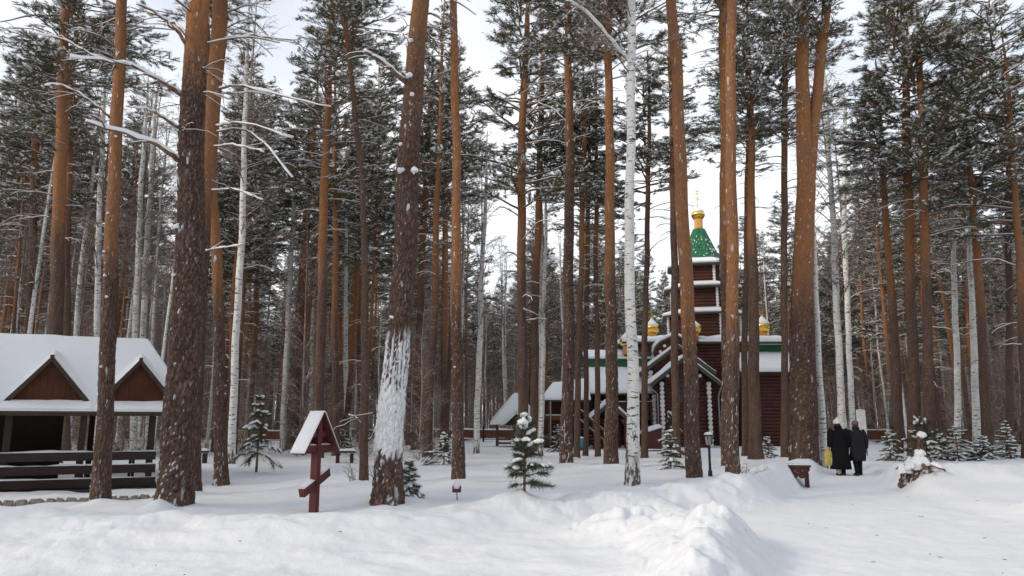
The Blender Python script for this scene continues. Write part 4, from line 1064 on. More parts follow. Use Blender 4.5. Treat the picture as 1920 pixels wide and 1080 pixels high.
pI, fI, _ = pine('thin grey pine leaning left at the top, right of the roofed cross', [(680, 907, 17), (684, 750, 14), (686, 560, 13), (679, 350, 11), (665, 190, 10), (648, 40, 8)], None, 17, (200, 60), (5, 10.8, .75))
branch(pI, fI, [(681, 800), (668, 782), (655, 778)], .02, .008, 1, -.4, seed=40); branch(pI, fI, [(688, 830), (702, 810), (712, 785)], .018, .007, 1, -.3, seed=41)
# --- centre
pJ, fJ, _ = pine('big pine with a broad white sheet of snow plastered on its trunk', [(727, 950, 60), (731, 860, 50), (738, 740, 46), (748, 620, 42), (757, 500, 42), (764, 340, 40), (776, 170, 34), (788, 0, 30)], None, 23, (330, -60), (1, 13.5, 1.0), True, .028, snow_plaster(.85, 3.25, .9), flare=.14)
branch(pJ, fJ, [(762, 155), (740, 135), (712, 112), (684, 98)], .055, .022, 1.1, -.9, seed=21, twigs=4)
for k, (x, y, d, s) in enumerate(((770, 152, -1, .17), (772, 86, -1, .13), (756, 330, -1, .18), (778, 328, 1, .15), (776, 186, 1, .11), (752, 278, -1, .10), (758, 420, -1, .11), (738, 600, -1, .12), (726, 905, 1, .16), (727, 928, 1, .11), (719, 880, -1, .13))): stub(pJ, fJ, x, y, d, s, k + 20)
pine('slim pine close behind the snow-plastered pine, on its right', [(778, 852, 17), (784, 700, 15), (791, 500, 13), (799, 330, 12), (808, 180, 10)], 38, 21, (600, 470), (2, 12.5, 1.0))
pL, fL_, _ = pine('slender straight orange pine with a little red box at its foot', [(858, 907, 25), (857, 760, 21), (856, 560, 19), (855, 330, 16), (853, 150, 15), (852, 0, 13)], None, 22, (640, 500), (3, 14.5, 1.0), True, .012, FL(.45), flare=.12)
branch(pL, fL_, [(849, 106), (828, 88), (800, 66)], .018, .006, 0, -.5, seed=31, twigs=1)
for k, (x, y) in enumerate(((852, 300), (858, 430), (853, 40), (857, 690))): stub(pL, fL_, x, y, 1, .06, k + 40)
birch('thin white birch beyond the slender orange pine and left of the gazebo', [(893, 852, 12), (897, 700, 11), (903, 520, 9), (910, 380, 7)], 38, 17, (2, 8, 1.0))
pine('pine with a wide snowy crown behind the young pine, left of a close pair', [(981, 850, 20), (980, 700, 18), (978, 500, 16), (977, 330, 15), (984, 120, 12), (990, 20, 9)], 31, 21, (560, 420), (1, 10.6, 1.2))
pine('right of a close pair of pines behind the young pine', [(1000, 848, 16), (1002, 700, 15), (1006, 500, 13), (1012, 330, 11), (1016, 150, 9)], 34, 20, (560, 430), (4, 12, .9))
birch('grey birch left of the furrowed pine at the gazebo, leaning on its twin', [(1008, 850, 9), (1010, 700, 8), (1014, 480, 7)], 36, 14, (0, 7, 1.0))
birch('grey birch nearer the furrowed pine, right of its twin', [(1015, 848, 9), (1017, 700, 8), (1022, 480, 7)], 35, 14, (1, 7, 1.0))
pO, fO, _ = pine('snow-flecked furrowed pine in front of the church stair', [(1062, 872, 26), (1064, 760, 22), (1066, 560, 19), (1068, 380, 17), (1067, 180, 14), (1065, 0, 12)], None, 22, (420, 120), (0, 14.5, 1.0), True, .022, FL(1.0), flare=.12)
for k, (pts, dy) in enumerate((([(1062, 128), (1040, 108), (1010, 118)], -.6), ([(1074, 130), (1095, 108), (1130, 105)], -.6), ([(1062, 205), (1030, 186), (998, 192)], -.7), ([(1063, 232), (1040, 205), (1000, 188)], .4), ([(1074, 222), (1100, 188), (1128, 195)], -.5), ([(1064, 270), (1030, 262), (990, 268)], -.6))): branch(pO, fO, pts, .028, .009, 1.1, dy, seed=50 + k)
pine('thin pine between the furrowed pine and the church stair, left one', [(1080, 858, 12), (1084, 700, 11), (1090, 480, 10), (1094, 300, 9)], 33, 19, (600, 430), (2, 11, .9))
pine('thin pine between the furrowed pine and the church stair, middle one', [(1098, 854, 10), (1099, 700, 9), (1101, 480, 8), (1104, 330, 7)], 35, 18, (560, 430), (3, 10.5, .9))
pine('thin grey pine just left of the rough-barked pine by the birch', [(1121, 850, 12), (1120, 700, 10), (1117, 480, 9), (1118, 330, 8)], 34, 19, (520, 380), (5, 11, .9))
pP, fP, _ = pine('rough-barked brown pine just left of the big white birch', [(1147, 875, 28), (1147, 760, 23), (1145, 560, 20), (1143, 350, 17), (1142, 150, 14), (1140, 0, 13)], None, 22, (600, 420), (4, 14, 1.0), True, .024, FL(.35), flare=.10)
bQ, fQ, _ = birch('big near white birch in front of the church, its foot rough and dark', [(1183, 914, 27), (1187, 800, 23), (1186, 650, 20), (1180, 480, 18), (1180, 330, 17), (1184, 150, 16), (1186, 0, 15)], None, 19, (1, 11.5, 1.0), True, None, .016, (.2, 1.9))
branch(bQ, fQ, [(1180, 112), (1165, 95), (1148, 78), (1120, 40), (1090, 15), (1060, -2)], .045, .030, .75, -.7, 'birch', 1, 61)
branch(bQ, fQ, [(1188, 122), (1215, 138), (1245, 160)], .016, .006, 0, -.4, 'birch', 2, 62)
pine('thin dark pine just right of the big white birch', [(1208, 856, 13), (1208, 700, 11), (1212, 500, 10), (1216, 330, 9)], 33, 19, (460, 300), (0, 11.2, .95))
# --- in front of the church
pine('dark pine left of the leaning orange pine, before the church porch', [(1268, 850, 15), (1266, 700, 14), (1264, 500, 13), (1262, 330, 12), (1258, 150, 10)], 32, 21, (420, 250), (3, 13, .8))
pS, fS, _ = pine('orange pine leaning left across the front of the church porch', [(1303, 903, 31), (1298, 800, 27), (1293, 680, 26), (1284, 480, 25), (1276, 300, 23), (1267, 120, 20), (1258, 0, 18)], None, 22, (740, 560), (1, 14.5, 1.0), True, .018, FL(.35), flare=.10)
pT, fT, _ = pine('straight orange pine right of the porch, the front one of a pair', [(1375, 893, 27), (1374, 780, 24), (1373, 620, 23), (1372, 400, 21), (1371, 200, 19), (1370, 0, 17)], None, 22, (720, 560), (3, 15, 1.0), True, .015, FL(.5), flare=.12)
pine('pine standing hidden close behind the straight orange pair front', [(1362, 880, 18), (1361, 700, 17), (1358, 450, 16), (1357, 200, 15), (1356, 0, 13)], 24.6, 22, (560, 420), (2, 15.5, .9), True, .010, FL(.5))
pine('brown pine against the log wall right of the orange pair', [(1416, 846, 26), (1415, 760, 22), (1413, 600, 19), (1410, 430, 16), (1409, 280, 12)], 31, 21, (520, 400), (4, 13.5, .85), False, 0, None)
pine('thin pine between the orange pair and the brown log wall pine', [(1396, 850, 12), (1397, 600, 11), (1400, 430, 10), (1402, 300, 8)], 34, 20, (520, 400), (5, 13, .85))
pine('slim dark pine before the right end of the log wall', [(1472, 850, 15), (1471, 690, 13), (1470, 480, 12), (1471, 250, 11), (1472, 120, 9)], 31, 21, (420, 200), (0, 13, .9))
# the forked giant
wf = P(1507, 872, 25.5); wf[2] = hs(wf[0], 25.5)
tW = thing('pine_tree', 'giant double pine behind the bench, forking high into two stems', 'pine tree', wf); FEET.append((wf[0], wf[1]))
clW, rdW = px_line(wf, [(1512, P_row(wf), 50), (1510, 780, 42), (1507, 640, 38), (1507, 480, 36), (1510, 360, 33), (1507, 220, 25), (1505, 100, 22), (1504, 0, 20)], 22)
zr = lambda r: P(1505, r, 25.5)[2] - wf[2]
link('trunk', trunk_mesh(clW, rdW, 'pine', 72, .05, .028, (zr(640), zr(470)), FL(.4), .16, 5, zr(-40)), tW)
clF, rdF = px_line(wf, [(1514, 420, 26), (1520, 300, 22), (1532, 170, 20), (1542, 80, 18), (1552, 0, 17)], 20, .03, False)
clF = np.vstack([[clW[3]], clF]); clF[0] = at_height(clW, clF[1, 2] - 1.5); rdF = np.concatenate([[.12], rdF])
k0 = clF[0].copy(); me = trunk_mesh(clF - k0, rdF, 'pine', 40, .1, .004, (-3, -1), None, 0, 9, 99)
link('stem', me, tW, k0)
clG, rdG = px_line(wf + np.array([0, .25, 0]), [(1492, P_row(wf), 26), (1492, 760, 23), (1493, 600, 20), (1496, 480, 18), (1500, 380, 12)], 11)
link('stem', trunk_mesh(clG[:5], rdG[:5], 'pine', 48, .06, .018, (8, 14), FL(.6), .2, 13), tW, (0, .25, 0))
add_crown(tW, PC[0], at_height(clW, 14.5), .8, 1.0); add_crown(tW, PC[2], at_height(clF, 14.5), .6, 4.0)
BUMPS.append((wf[0], wf[1] - .35, .22, .9))
# --- right
birch('white birch leaning left beside the giant double pine, near the walkers', [(1546, 858, 14), (1542, 780, 12), (1534, 650, 11), (1527, 520, 10), (1524, 400, 8)], 26.0, 15, (2, 8.5, .8))
birch('tall crooked birch above the head of the white-hatted walker', [(1580, 845, 15), (1574, 690, 13), (1567, 520, 12), (1560, 380, 10), (1548, 180, 7)], 36, 20, (1, 9.5, 1.05))
birch('bare wide-crowned birch rising behind the walkers', [(1600, 850, 11), (1590, 600, 10), (1582, 400, 9), (1585, 200, 6)], 46, 21, (0, 11, 1.25))
pine('orange pine behind the stump, left one of two straight columns', [(1716, 840, 26), (1712, 690, 20), (1707, 520, 18), (1702, 350, 16), (1699, 180, 13)], 33, 21, (600, 470), (1, 12.5, 1.2))
pine('orange pine behind the stump, right one of two straight columns', [(1745, 842, 24), (1740, 690, 18), (1736, 500, 16), (1731, 330, 15), (1727, 160, 12)], 32, 21, (580, 440), (0, 12, 1.25))
pine('dark leaning pine left of the two straight columns behind the stump', [(1686, 840, 18), (1680, 690, 16), (1674, 560, 14), (1662, 450, 12), (1655, 300, 9)], 34, 19, (620, 500), (2, 11.5, .9))
pine('orange pine leaning left over the shrubs near the right edge', [(1852, 842, 17), (1845, 690, 15), (1836, 520, 14), (1824, 380, 12), (1812, 250, 10)], 33, 19, (660, 520), (4, 11, 1.1))
pine('dark straight pine over the rightmost snowy young tree', [(1894, 842, 15), (1893, 690, 12), (1891, 480, 11), (1890, 300, 9)], 35, 20, (420, 300), (3, 11, 1.1))
pine('pine cut by the right edge of view, orange and slender', [(1925, 845, 18), (1921, 700, 15), (1914, 520, 13), (1905, 400, 12), (1900, 300, 10)], 31, 19, (640, 520), (1, 9.5, 1.3))
birch('left of two white birches among the shrubs at the right', [(1797, 846, 13), (1795, 700, 11), (1790, 560, 10), (1786, 400, 7)], 36, 17, (2, 9, 1.0))
birch('right of two white birches among the shrubs at the right', [(1832, 846, 14), (1828, 700, 12), (1822, 560, 10), (1815, 400, 7)], 35, 17, (0, 9, 1.0))

# ================================================================== young trees
def young_tree(label, px, py, top, spread, style='spruce', Y=None, stem=.12, seed=1, name=None, cat=None, group=None):
    foot = ground_hit(px, py) if Y is None else np.array([Xp(px, Y, py), Y, hs(Xp(px, Y, py), Y)])
    rng = np.random.default_rng(seed); k = mpp(py, foot[1]); H = max(.3, P(px, top, foot[1])[2] - foot[2]); Rr = spread * k
    t = thing(name or ('young_spruce' if style == 'spruce' else 'young_pine'), label, cat or ('spruce' if style == 'spruce' else 'pine tree'), foot, 0, group)
    FEET.append((foot[0], foot[1])); BUMPS.append((foot[0], foot[1], .05, .3))
    st = MB(); st.tube([(0, 0, -.2), (.01, 0, H * .4), (-.01, .01, H * .75), (0, 0, H)], [.012 + .012 * H, .010 + .009 * H, .006 + .004 * H, .005], 7); st.build('trunk', M['limb'], t)
    fb, sb = MB(), MB(); tp, td, ts, pp, pd, ps = [], [], [], [], [], []
    lop = rng.uniform(0, 6.28)
    z = H * stem; sc = (.055 + .032 * min(2.2, H)) * (1.0 if style == 'spruce' else 1.35)
    while z < H * .97:
        f = (z - H * stem) / (H * (1 - stem)); n = rng.integers(3, 6) if style == 'spruce' else rng.integers(3, 5); a0 = rng.uniform(0, 6.28)
        for q in range(n):
            az = a0 + q * 6.283 / n + rng.normal(0, .25)
            L = Rr * ((1 - f) ** (.8 if style == 'spruce' else .55)) * rng.uniform(.45, 1.2) * (1 + .32 * math.cos(az - lop)) + .05
            if style == 'spruce': e0, e1 = R(rng.uniform(-22, 18) + 30 * f), R(rng.uniform(-62, -10) + 45 * f)
            else: e0, e1 = R(rng.uniform(0, 28) + 30 * f), R(rng.uniform(-45, 0) + 70 * f * f)
            c = limb_curve((0, 0, z), az, L, e0, e1, rng, 6, .05)
            fb.tube(c, np.linspace(.004 + .010 * L, .003, 6), 4, 0, True, False)
            lines = [c]
            for w in range(int(2 + L / (.10 + .05 * H))):
                s = rng.uniform(.25, .92) * 5; i = min(4, int(s)); p0 = c[i] + (c[i + 1] - c[i]) * (s - i)
                lines.append(limb_curve(p0, az + rng.choice([-1, 1]) * rng.uniform(.5, 1.0), L * rng.uniform(.22, .45), e1 * .6, e1, rng, 4, .05))
            for ln in lines:
                seg = np.linalg.norm(np.diff(ln, axis=0), axis=1).sum(); m = max(2, int(seg / (sc * .42)))
                for w in range(m):
                    s = (.12 + .88 * (w + .5) / m) * (len(ln) - 1); i = min(len(ln) - 2, int(s)); p0 = ln[i] + (ln[i + 1] - ln[i]) * (s - i)
                    d = ln[i + 1] - ln[i]; d = d / (np.linalg.norm(d) + 1e-9); tp.append(p0); td.append(d); ts.append(sc * rng.uniform(.75, 1.15))
                if rng.random() < (.50 if style == 'spruce' else .24):
                    i0 = rng.integers(0, 2); l2 = ln[i0:] + np.array([0, 0, sc * .35]); w = sc * (.42 if ln is c else .33) * rng.uniform(.6, 1.6)
                    if len(l2) > 2: sb.tube(l2, w * np.array([.5] + [1.0] * (len(l2) - 2) + [.55]) * rng.uniform(.75, 1.2, len(l2)), 6, 0, True, True, .62)
        z += (H * (.075 if style == 'spruce' else .088)) * rng.uniform(.6, 1.4)
    if style == 'pine':                              # upright candles tipped with snow
        for q in range(5):
            a = rng.uniform(0, 6.28); r = Rr * .16 * (q > 0); b = np.array([r * math.cos(a), r * math.sin(a), H * rng.uniform(.82, .9)]); e = b * np.array([1.25, 1.25, 1]) + np.array([0, 0, H * .12])
            fb.tube([b, (b + e) / 2, e], [.008, .007, .005], 4, 0, True, False)
            for w in range(5): tp.append(b + (e - b) * w / 4); td.append((e - b) / np.linalg.norm(e - b)); ts.append(sc * .8)
            sb.lathe(e - np.array([0, 0, sc * .3]), [(sc * .15, -sc * .4), (sc * .36, -sc * .1), (sc * .38, sc * .25), (sc * .2, sc * .5)], 7)
    tp, td, ts = np.array(tp), np.array(td), np.array(ts)
    V, F = tufts_mesh(tp, td, ts, rng, 14, .085, 1.0); fb.addn(V, F, 1)
    fb.build('foliage', [M['limb'], M['young']], t)['kind'] = 'stuff'
    sb.build('snow_load', M['snow'], t)['kind'] = 'stuff'
    return t
young_tree('young spruce on a bare little stem left of the roofed cross', 480, 889, 738, 40, 'spruce', None, .26, 1)
young_tree('bushy young pine loaded with snow in the middle of the clearing', 983, 929, 782, 48, 'pine', None, .14, 71)
young_tree('small snowy spruce before the church porch, left of the black lamp', 1258, 881, 806, 30, 'spruce', None, .05, 3)
young_tree('low spruce peeping out behind the foot of the snow-plastered pine', 766, 943, 862, 34, 'spruce', 15.3, .05, 4)
young_tree('small spruce in the clearing behind the slender orange pine', 832, 872, 812, 32, 'spruce', None, .1, 5)
young_tree('young pine with snowy candles beside the porch wall', 1262, 858, 772, 26, 'pine', 34, .1, 6)
young_tree('young pine with tall white candles behind the stump', 1730, 846, 786, 44, 'pine', 29.5, .05, 7)
young_tree('bushy snowy spruce right of the stump, under the left of two birches', 1795, 848, 798, 36, 'spruce', 30.5, .02, 8)
young_tree('squat snowy spruce under the leaning orange pine', 1846, 848, 816, 30, 'spruce', 30.5, .02, 9)
young_tree('dark snowy spruce at the right edge of the clearing', 1893, 846, 790, 26, 'spruce', 31, .02, 10)
young_tree('low snowy spruce left of the stump, behind the jacketed walker', 1668, 842, 806, 26, 'spruce', 31, .02, 11)
young_tree('tiny snowy spruce between the young candled pine and its bushy neighbour', 1764, 848, 812, 26, 'spruce', 31, .02, 12)
young_tree('small snow-powdered spruce at the foot of the gazebo pines', 1046, 850, 796, 16, 'spruce', 40, .02, 13)
young_tree('small snowy spruce by the log wall, right of the orange pair', 1440, 846, 818, 24, 'spruce', 33, .02, 14)
young_tree('low snowy spruce far back behind the thin leaning grey pine', 640, 850, 806, 36, 'spruce', 38, .05, 15)
young_tree('low spruce far back right of the snow-plastered pine', 800, 850, 812, 30, 'spruce', 40, .05, 16)
def bare_shrub(label, px, py, h, seed, Y=None):
    foot = ground_hit(px, py); t = thing('bare_shrub', label, 'shrub', foot); rng = np.random.default_rng(seed); mb = MB()
    for q in range(9):
        c = limb_curve((rng.normal(0, .08), rng.normal(0, .08), -.05), rng.uniform(0, 6.28), h * rng.uniform(.6, 1.1), R(rng.uniform(35, 80)), R(rng.uniform(5, 60)), rng, 6)
        mb.tube(c, np.linspace(.009, .003, 6), 4, 0, True, False)
        for w in range(5):
            i = rng.integers(1, 5); cc = limb_curve(c[i], rng.uniform(0, 6.28), h * rng.uniform(.15, .4), R(rng.uniform(0, 50)), R(rng.uniform(-30, 40)), rng, 4); mb.tube(cc, np.linspace(.005, .002, 4), 3, 0, True, False)
    mb.build('twig_cluster', M['twig'], t)['kind'] = 'stuff'
bare_shrub('bare twiggy shrub at the foot of the thin leaning grey pine', 668, 905, .75, 1)
bare_shrub('few bare twigs sticking from the snow by the straight orange pair', 1396, 892, .45, 2)
bare_shrub('bare twigs right of the thin leaning grey pine', 702, 900, .6, 3)

# ================================================================== stump, bench, lamp, small furniture
def stump():
    f = ground_hit(1722, 880); k = mpp(860, f[1]); t = thing('tree_stump', 'rotten tree stump with spreading roots, half buried in snow', 'stump', f)
    rng = np.random.default_rng(8)
    # flared, rotten butt with snow packed over its weather side, and a splintered spike still standing
    link('butt', trunk_mesh(np.array([(0, 0, 0), (.03, 0, .22), (.08, .02, .46)]), np.array([.31, .23, .12]), 'pine', 60, .03, .05, (8, 9), snow_plaster(.10, .42, 1.0), .12, 8), t)
    link('spike', trunk_mesh(np.array([(0, 0, 0), (.01, 0, .35), (.03, 0, .58)]), np.array([.11, .09, .05]), 'pine', 30, .03, .02, (8, 9), None, 0, 11), t, (.16, .06, .22))
    sl = MB(); sl.lathe((.19, .06, .80), [(.05, -.05), (.10, -.01), (.11, .05), (.05, .10), (.01, .11)], 10); sl.V[-1] += rng.normal(0, .01, sl.V[-1].shape); sl.build('snow_lump', M['snow'], t)
    for q, a in enumerate((-2.9, -2.3, -1.75, -1.1, -.5, .1)):
        c = limb_curve((.30 * math.cos(a), .30 * math.sin(a), .12), math.pi / 2 - a, rng.uniform(.25, .5), R(-8), R(-28), rng, 6, .10)
        b = MB().tube(c, np.linspace(.05, .018, 6), 7).build('root', M['limb'], t)
        if q % 2: MB().tube(c[:5] + np.array([0, -.01, .035]), [.02, .045, .05, .04, .02], 7).build('snow_lump', M['snow'], b)
    for c, r in (((-.22, -.14, .08), .22), ((-.04, -.22, .17), .18), ((-.38, -.06, -.02), .18), ((.02, -.10, .36), .13), ((.24, -.16, .02), .14)):
        n = 14; TH, PH = np.meshgrid(np.arange(n) / n * 2 * math.pi, np.linspace(-.4, 1.5, 8)); rr = r * (1 + .28 * fbm(TH * 0 + np.cos(TH) * 1.6 + r * 40, np.sin(TH) * 1.6 + PH * 1.3, 3, int(r * 100)))
        V = np.stack([rr * np.cos(PH) * np.cos(TH), rr * np.cos(PH) * np.sin(TH), rr * np.sin(PH) * .85], -1).reshape(-1, 3) + np.array(c)
        i = np.arange(7)[:, None] * n; j = np.arange(n)[None]; j2 = (j + 1) % n
        link('snow_lump', make_mesh('snow_lump', V, [np.stack([i + j, i + j2, i + n + j2, i + n + j], -1).reshape(-1, 4)], M['snow'], None, True), t)
stump()
def bench():
    f = ground_hit(1497, 903); k = mpp(890, f[1]); t = thing('carved_bench', 'small brown wooden bench with scalloped carved legs under snow', 'bench', f + np.array([0, 0, .02]), R(-10))
    w = 44 * k
    s = MB().box((0, 0, .37), (w, .34, .05)).build('seat', M['log'], t)
    MB().slab((-w / 2, -.17, .396), (w / 2, -.17, .396), (w / 2, .17, .396), (-w / 2, .17, .396), .08, nu=18, nv=8, seed=2, amp=.5, edge=.12).build('snow_cap', M['snow'], s)
    prof = [(-.13, -.3), (-.14, 0), (-.10, .08), (-.15, .15), (-.09, .22), (-.15, .30), (-.15, .345), (.15, .345), (.15, .30), (.09, .22), (.15, .15), (.10, .08), (.14, 0), (.13, -.3)]
    for x in (-w * .36, w * .30):
        MB().prism([(x, a, b) for a, b in prof], (.06, 0, 0)).build('leg', M['log'], t)
    # carved apron: scallops and discs
    n = 9; top = [(-w / 2 + .03, -.15, .345), (w / 2 - .03, -.15, .345)]; low = []
    for q in range(n * 2 + 1):
        x = w / 2 - .03 - (w - .06) * q / (2 * n); low.append((x, -.15, .27 - .07 * abs(math.sin(q * math.pi / 6)) ))
    MB().prism(top + low, (0, .03, 0)).build('apron', M['log'], t)
    for x in (-w * .20, w * .12): MB().tube([(x, -.16, .16), (x, -.10, .16)], [.095, .095], 14).build('carved_disc', M['log'], t)
    FEET.append((f[0], f[1]))
bench()
def lamp():
    f = ground_hit(1332, 893); k = mpp(860, f[1]); H = (893 - 836) * k; t = thing('garden_lamp', 'low black lamp post with a small lantern before the church porch', 'lamp post', f)
    MB().lathe((0, 0, 0), [(.06, -.1), (.055, .12), (.035, .16), (.032, H - .1), (.05, H - .06), (.03, H)], 10).build('pole', M['black'], t)
    l = MB().lathe((0, 0, H), [(.05, 0), (.075, .02), (.10, .22), (.10, .225)], 6, 0, False).build('lantern', M['lampglass'], t)
    for q in range(6):
        a = q * math.pi / 3; MB().beam((.078 * math.cos(a), .078 * math.sin(a), H + .01), (.104 * math.cos(a), .104 * math.sin(a), H + .22), .012, .012).build('lantern_bar', M['black'], l)
    MB().lathe((0, 0, H), [(.135, .225), (.13, .25), (.05, .30), (.015, .36)], 10).build('cap', M['black'], l)
    MB().lathe((0, 0, H), [(.12, .255), (.10, .30), (.05, .325), (.01, .34)], 9).build('snow_cap', M['snow'], l)
    FEET.append((f[0], f[1]))
lamp()
def red_box():
    f = ground_hit(858, 938); k = mpp(920, f[1]); t = thing('small_red_box', 'tiny red box on a thin stick with a tall snow cap', 'box', f)
    MB().tube([(0, 0, -.1), (-.02, 0, .16)], .010, 6).build('stick', M['redwood'], t)
    b = MB().box((-.02, 0, .19), (.17, .13, .07)).build('box', M['redwood'], t)
    for s in (-1, 1): MB().box((-.02 + s * .075, 0, .25), (.02, .13, .06)).build('side', M['redwood'], b)
    MB().lathe((-.02, 0, .225), [(.075, 0), (.082, .05), (.07, .12), (.04, .16), (.01, .175)], 12).build('snow_cap', M['snow'], b)
red_box()
def stele():
    Y = 36.0; p = P(1620, 850, Y); z = hs(p[0], Y); t = thing('notice_board', 'tall white notice board standing behind the two walkers', 'board', (p[0], Y, z))
    H = Zp(770, Y) - z; w = 16 * mpp(800, Y)
    MB().box((0, 0, H * .62), (w, .08, H * .76)).build('panel', M['white'], t)
    MB().tube([(-w / 2, -.01, H), (0, -.01, H + .04), (w / 2, -.01, H)], .035, 8).build('rounded_top', M['white'], t)
    for s in (-1, 1): MB().box((s * w * .4, .03, H * .15), (.05, .05, H * .42)).build('leg', M['zinc'], t)
    FEET.append((p[0], Y))
stele()
def plain_bench(label, px, py, w, Y=None):
    f = ground_hit(px, py); t = thing('snowy_bench', label, 'bench', f, R(8)); L = w * mpp(py, f[1]); h = .40
    s = MB().box((0, 0, h), (L, .32, .07)).build('seat', M['dark'], t)
    MB().slab((-L / 2, -.16, h + .036), (L / 2, -.16, h + .036), (L / 2, .16, h + .036), (-L / 2, .16, h + .036), .09, nu=14, nv=6, seed=int(px), edge=.1).build('snow_cap', M['snow'], s)
    for x in (-.34, .34): MB().box((x * L, 0, h / 2 - .05), (.12, .26, h - .02)).build('leg', M['dark'], t)
plain_bench('dark low bench under snow right of the roofed cross', 646, 868, 38)
plain_bench('dark low bench beyond the thickest pine, half hidden by it', 372, 868, 32)
def bin_box():
    Y = 43.5; a, b = P(1207, 850, Y), P(1242, 850, Y); c = (a + b) / 2; z = hs(c[0], Y); t = thing('sand_box', 'dark red sloping box with a snowy lid at the porch corner', 'box', (c[0], Y, z)); w = (b - a)[0]
    zt, zl = Zp(803, Y) - z, Zp(815, Y) - z
    MB().prism([(-w / 2, 0, 0), (w / 2, 0, 0), (w / 2, 0, zt), (-w / 2, 0, zl)], (0, .9, 0)).build('box', M['redwood'], t)
    l = MB().prism([(-w / 2 - .05, -.05, zl), (w / 2 + .05, -.05, zt), (w / 2 + .05, .95, zt), (-w / 2 - .05, .95, zl)], (0, 0, .05)).build('lid', M['redwood'], t)
    MB().slab((-w / 2 - .05, -.06, zl + .054), (w / 2 + .05, -.06, zt + .054), (w / 2 + .05, .95, zt + .054), (-w / 2 - .05, .95, zl + .054), .22, nu=14, nv=8, seed=2, edge=.15).build('snow_cap', M['snow'], l)
bin_box()
def rail_bench():
    Y = 39.0; p = P(1222, 855, Y); z = hs(p[0], Y); t = thing('long_rail', 'long low rail with snow below the red sloping box', 'rail', (p[0], Y, z)); h = Zp(845, Y) - z; L = 2.2
    r = MB().box((0, 0, h), (L, .12, .07)).build('rail', M['brownwood'], t)
    MB().slab((-L / 2, -.06, h + .036), (L / 2, -.06, h + .036), (L / 2, .06, h + .036), (-L / 2, .06, h + .036), .05, nu=14, nv=3, edge=.04).build('snow_cap', M['snow'], r)
    for x in (-.9, .9): MB().box((x, 0, h / 2 - .05), (.08, .08, h)).build('post', M['brownwood'], t)
rail_bench()
def barrel():
    Y = 43.0; p = P(1090, 845, Y); z = hs(p[0], Y); t = thing('plastic_tub', 'turquoise plastic tub under the church stair', 'tub', (p[0], Y, z)); h = Zp(822, Y) - z
    M['teal'] = m_plain('turquoise_plastic', (.03, .28, .33), .4, 0, .5, .15)
    MB().lathe((0, 0, 0), [(.17, h - .62), (.20, h - .3), (.22, h - .02), (.24, h), (.20, h + .01), (.18, h - .1)], 16).build('tub', M['teal'], t)
    MB().box((0, 0, (h - .62) / 2), (.5, .45, max(.05, h - .62))).build('stand', M['brownwood'], t)
    MB().lathe((0, 0, h - .08), [(.19, 0), (.17, .10), (.08, .17), (.01, .18)], 12).build('snow_cap', M['snow'], t)
barrel()

# ================================================================== the two walkers, seen from behind
M['fur'] = m_plain('black_fur', (.010, .0095, .011), .95, 0, .1, .6, 40)
M['jacket'] = m_plain('dark_cloth', (.016, .0165, .021), .85, 0, .2, .3, 20)
M['skin'] = m_plain('skin', (.52, .32, .25), .55, 0, .3, .08)
M['wool'] = m_plain('white_wool', (.74, .71, .66), .95, 0, .1, .12, 60)
M['hat2'] = m_plain('dusty_pink_wool', (.20, .105, .100), .95, 0, .1, .2, 60)
M['hair'] = m_plain('dark_hair', (.05, .032, .025), .6, 0, .3, .3, 50)
M['boot'] = m_plain('pale_boot', (.36, .33, .27), .8, 0, .2, .2)
M['sole'] = m_plain('dark_boot', (.022, .020, .020), .6, 0, .3, .2)
M['trouser'] = m_plain('black_trousers', (.013, .013, .018), .9, 0, .15, .3)
M['bag'] = m_plain('yellow_bag', (.52, .40, .085), .5, 0, .35, .22, 7)
M['bagprint'] = m_plain('pale_print', (.70, .60, .45), .5, 0, .3, .2)
M['eye'] = m_plain('eye', (.03, .025, .02), .2, 0, .5, .1)
def skin_body(name, verts, edges, rad, mats, par, root):
    me = bpy.data.meshes.new(name); me.from_pydata([tuple(v) for v in verts], edges, []); o = bpy.data.objects.new(name, me); C.objects.link(o)
    sk = o.modifiers.new('skin', 'SKIN'); sk.use_smooth_shade = True
    for k, r in enumerate(rad):
        d = me.skin_vertices[0].data[k]; d.radius = (r, r) if np.isscalar(r) else r; d.use_root = (k == root)
    o.modifiers.new('sub', 'SUBSURF').levels = 2; o.modifiers['sub'].render_levels = 2
    dg = bpy.context.evaluated_depsgraph_get(); m2 = bpy.data.meshes.new_from_object(o.evaluated_get(dg)); m2.name = name
    bpy.data.objects.remove(o); m2.materials.clear(); m2.materials.append(mats)
    return link(name, m2, par)
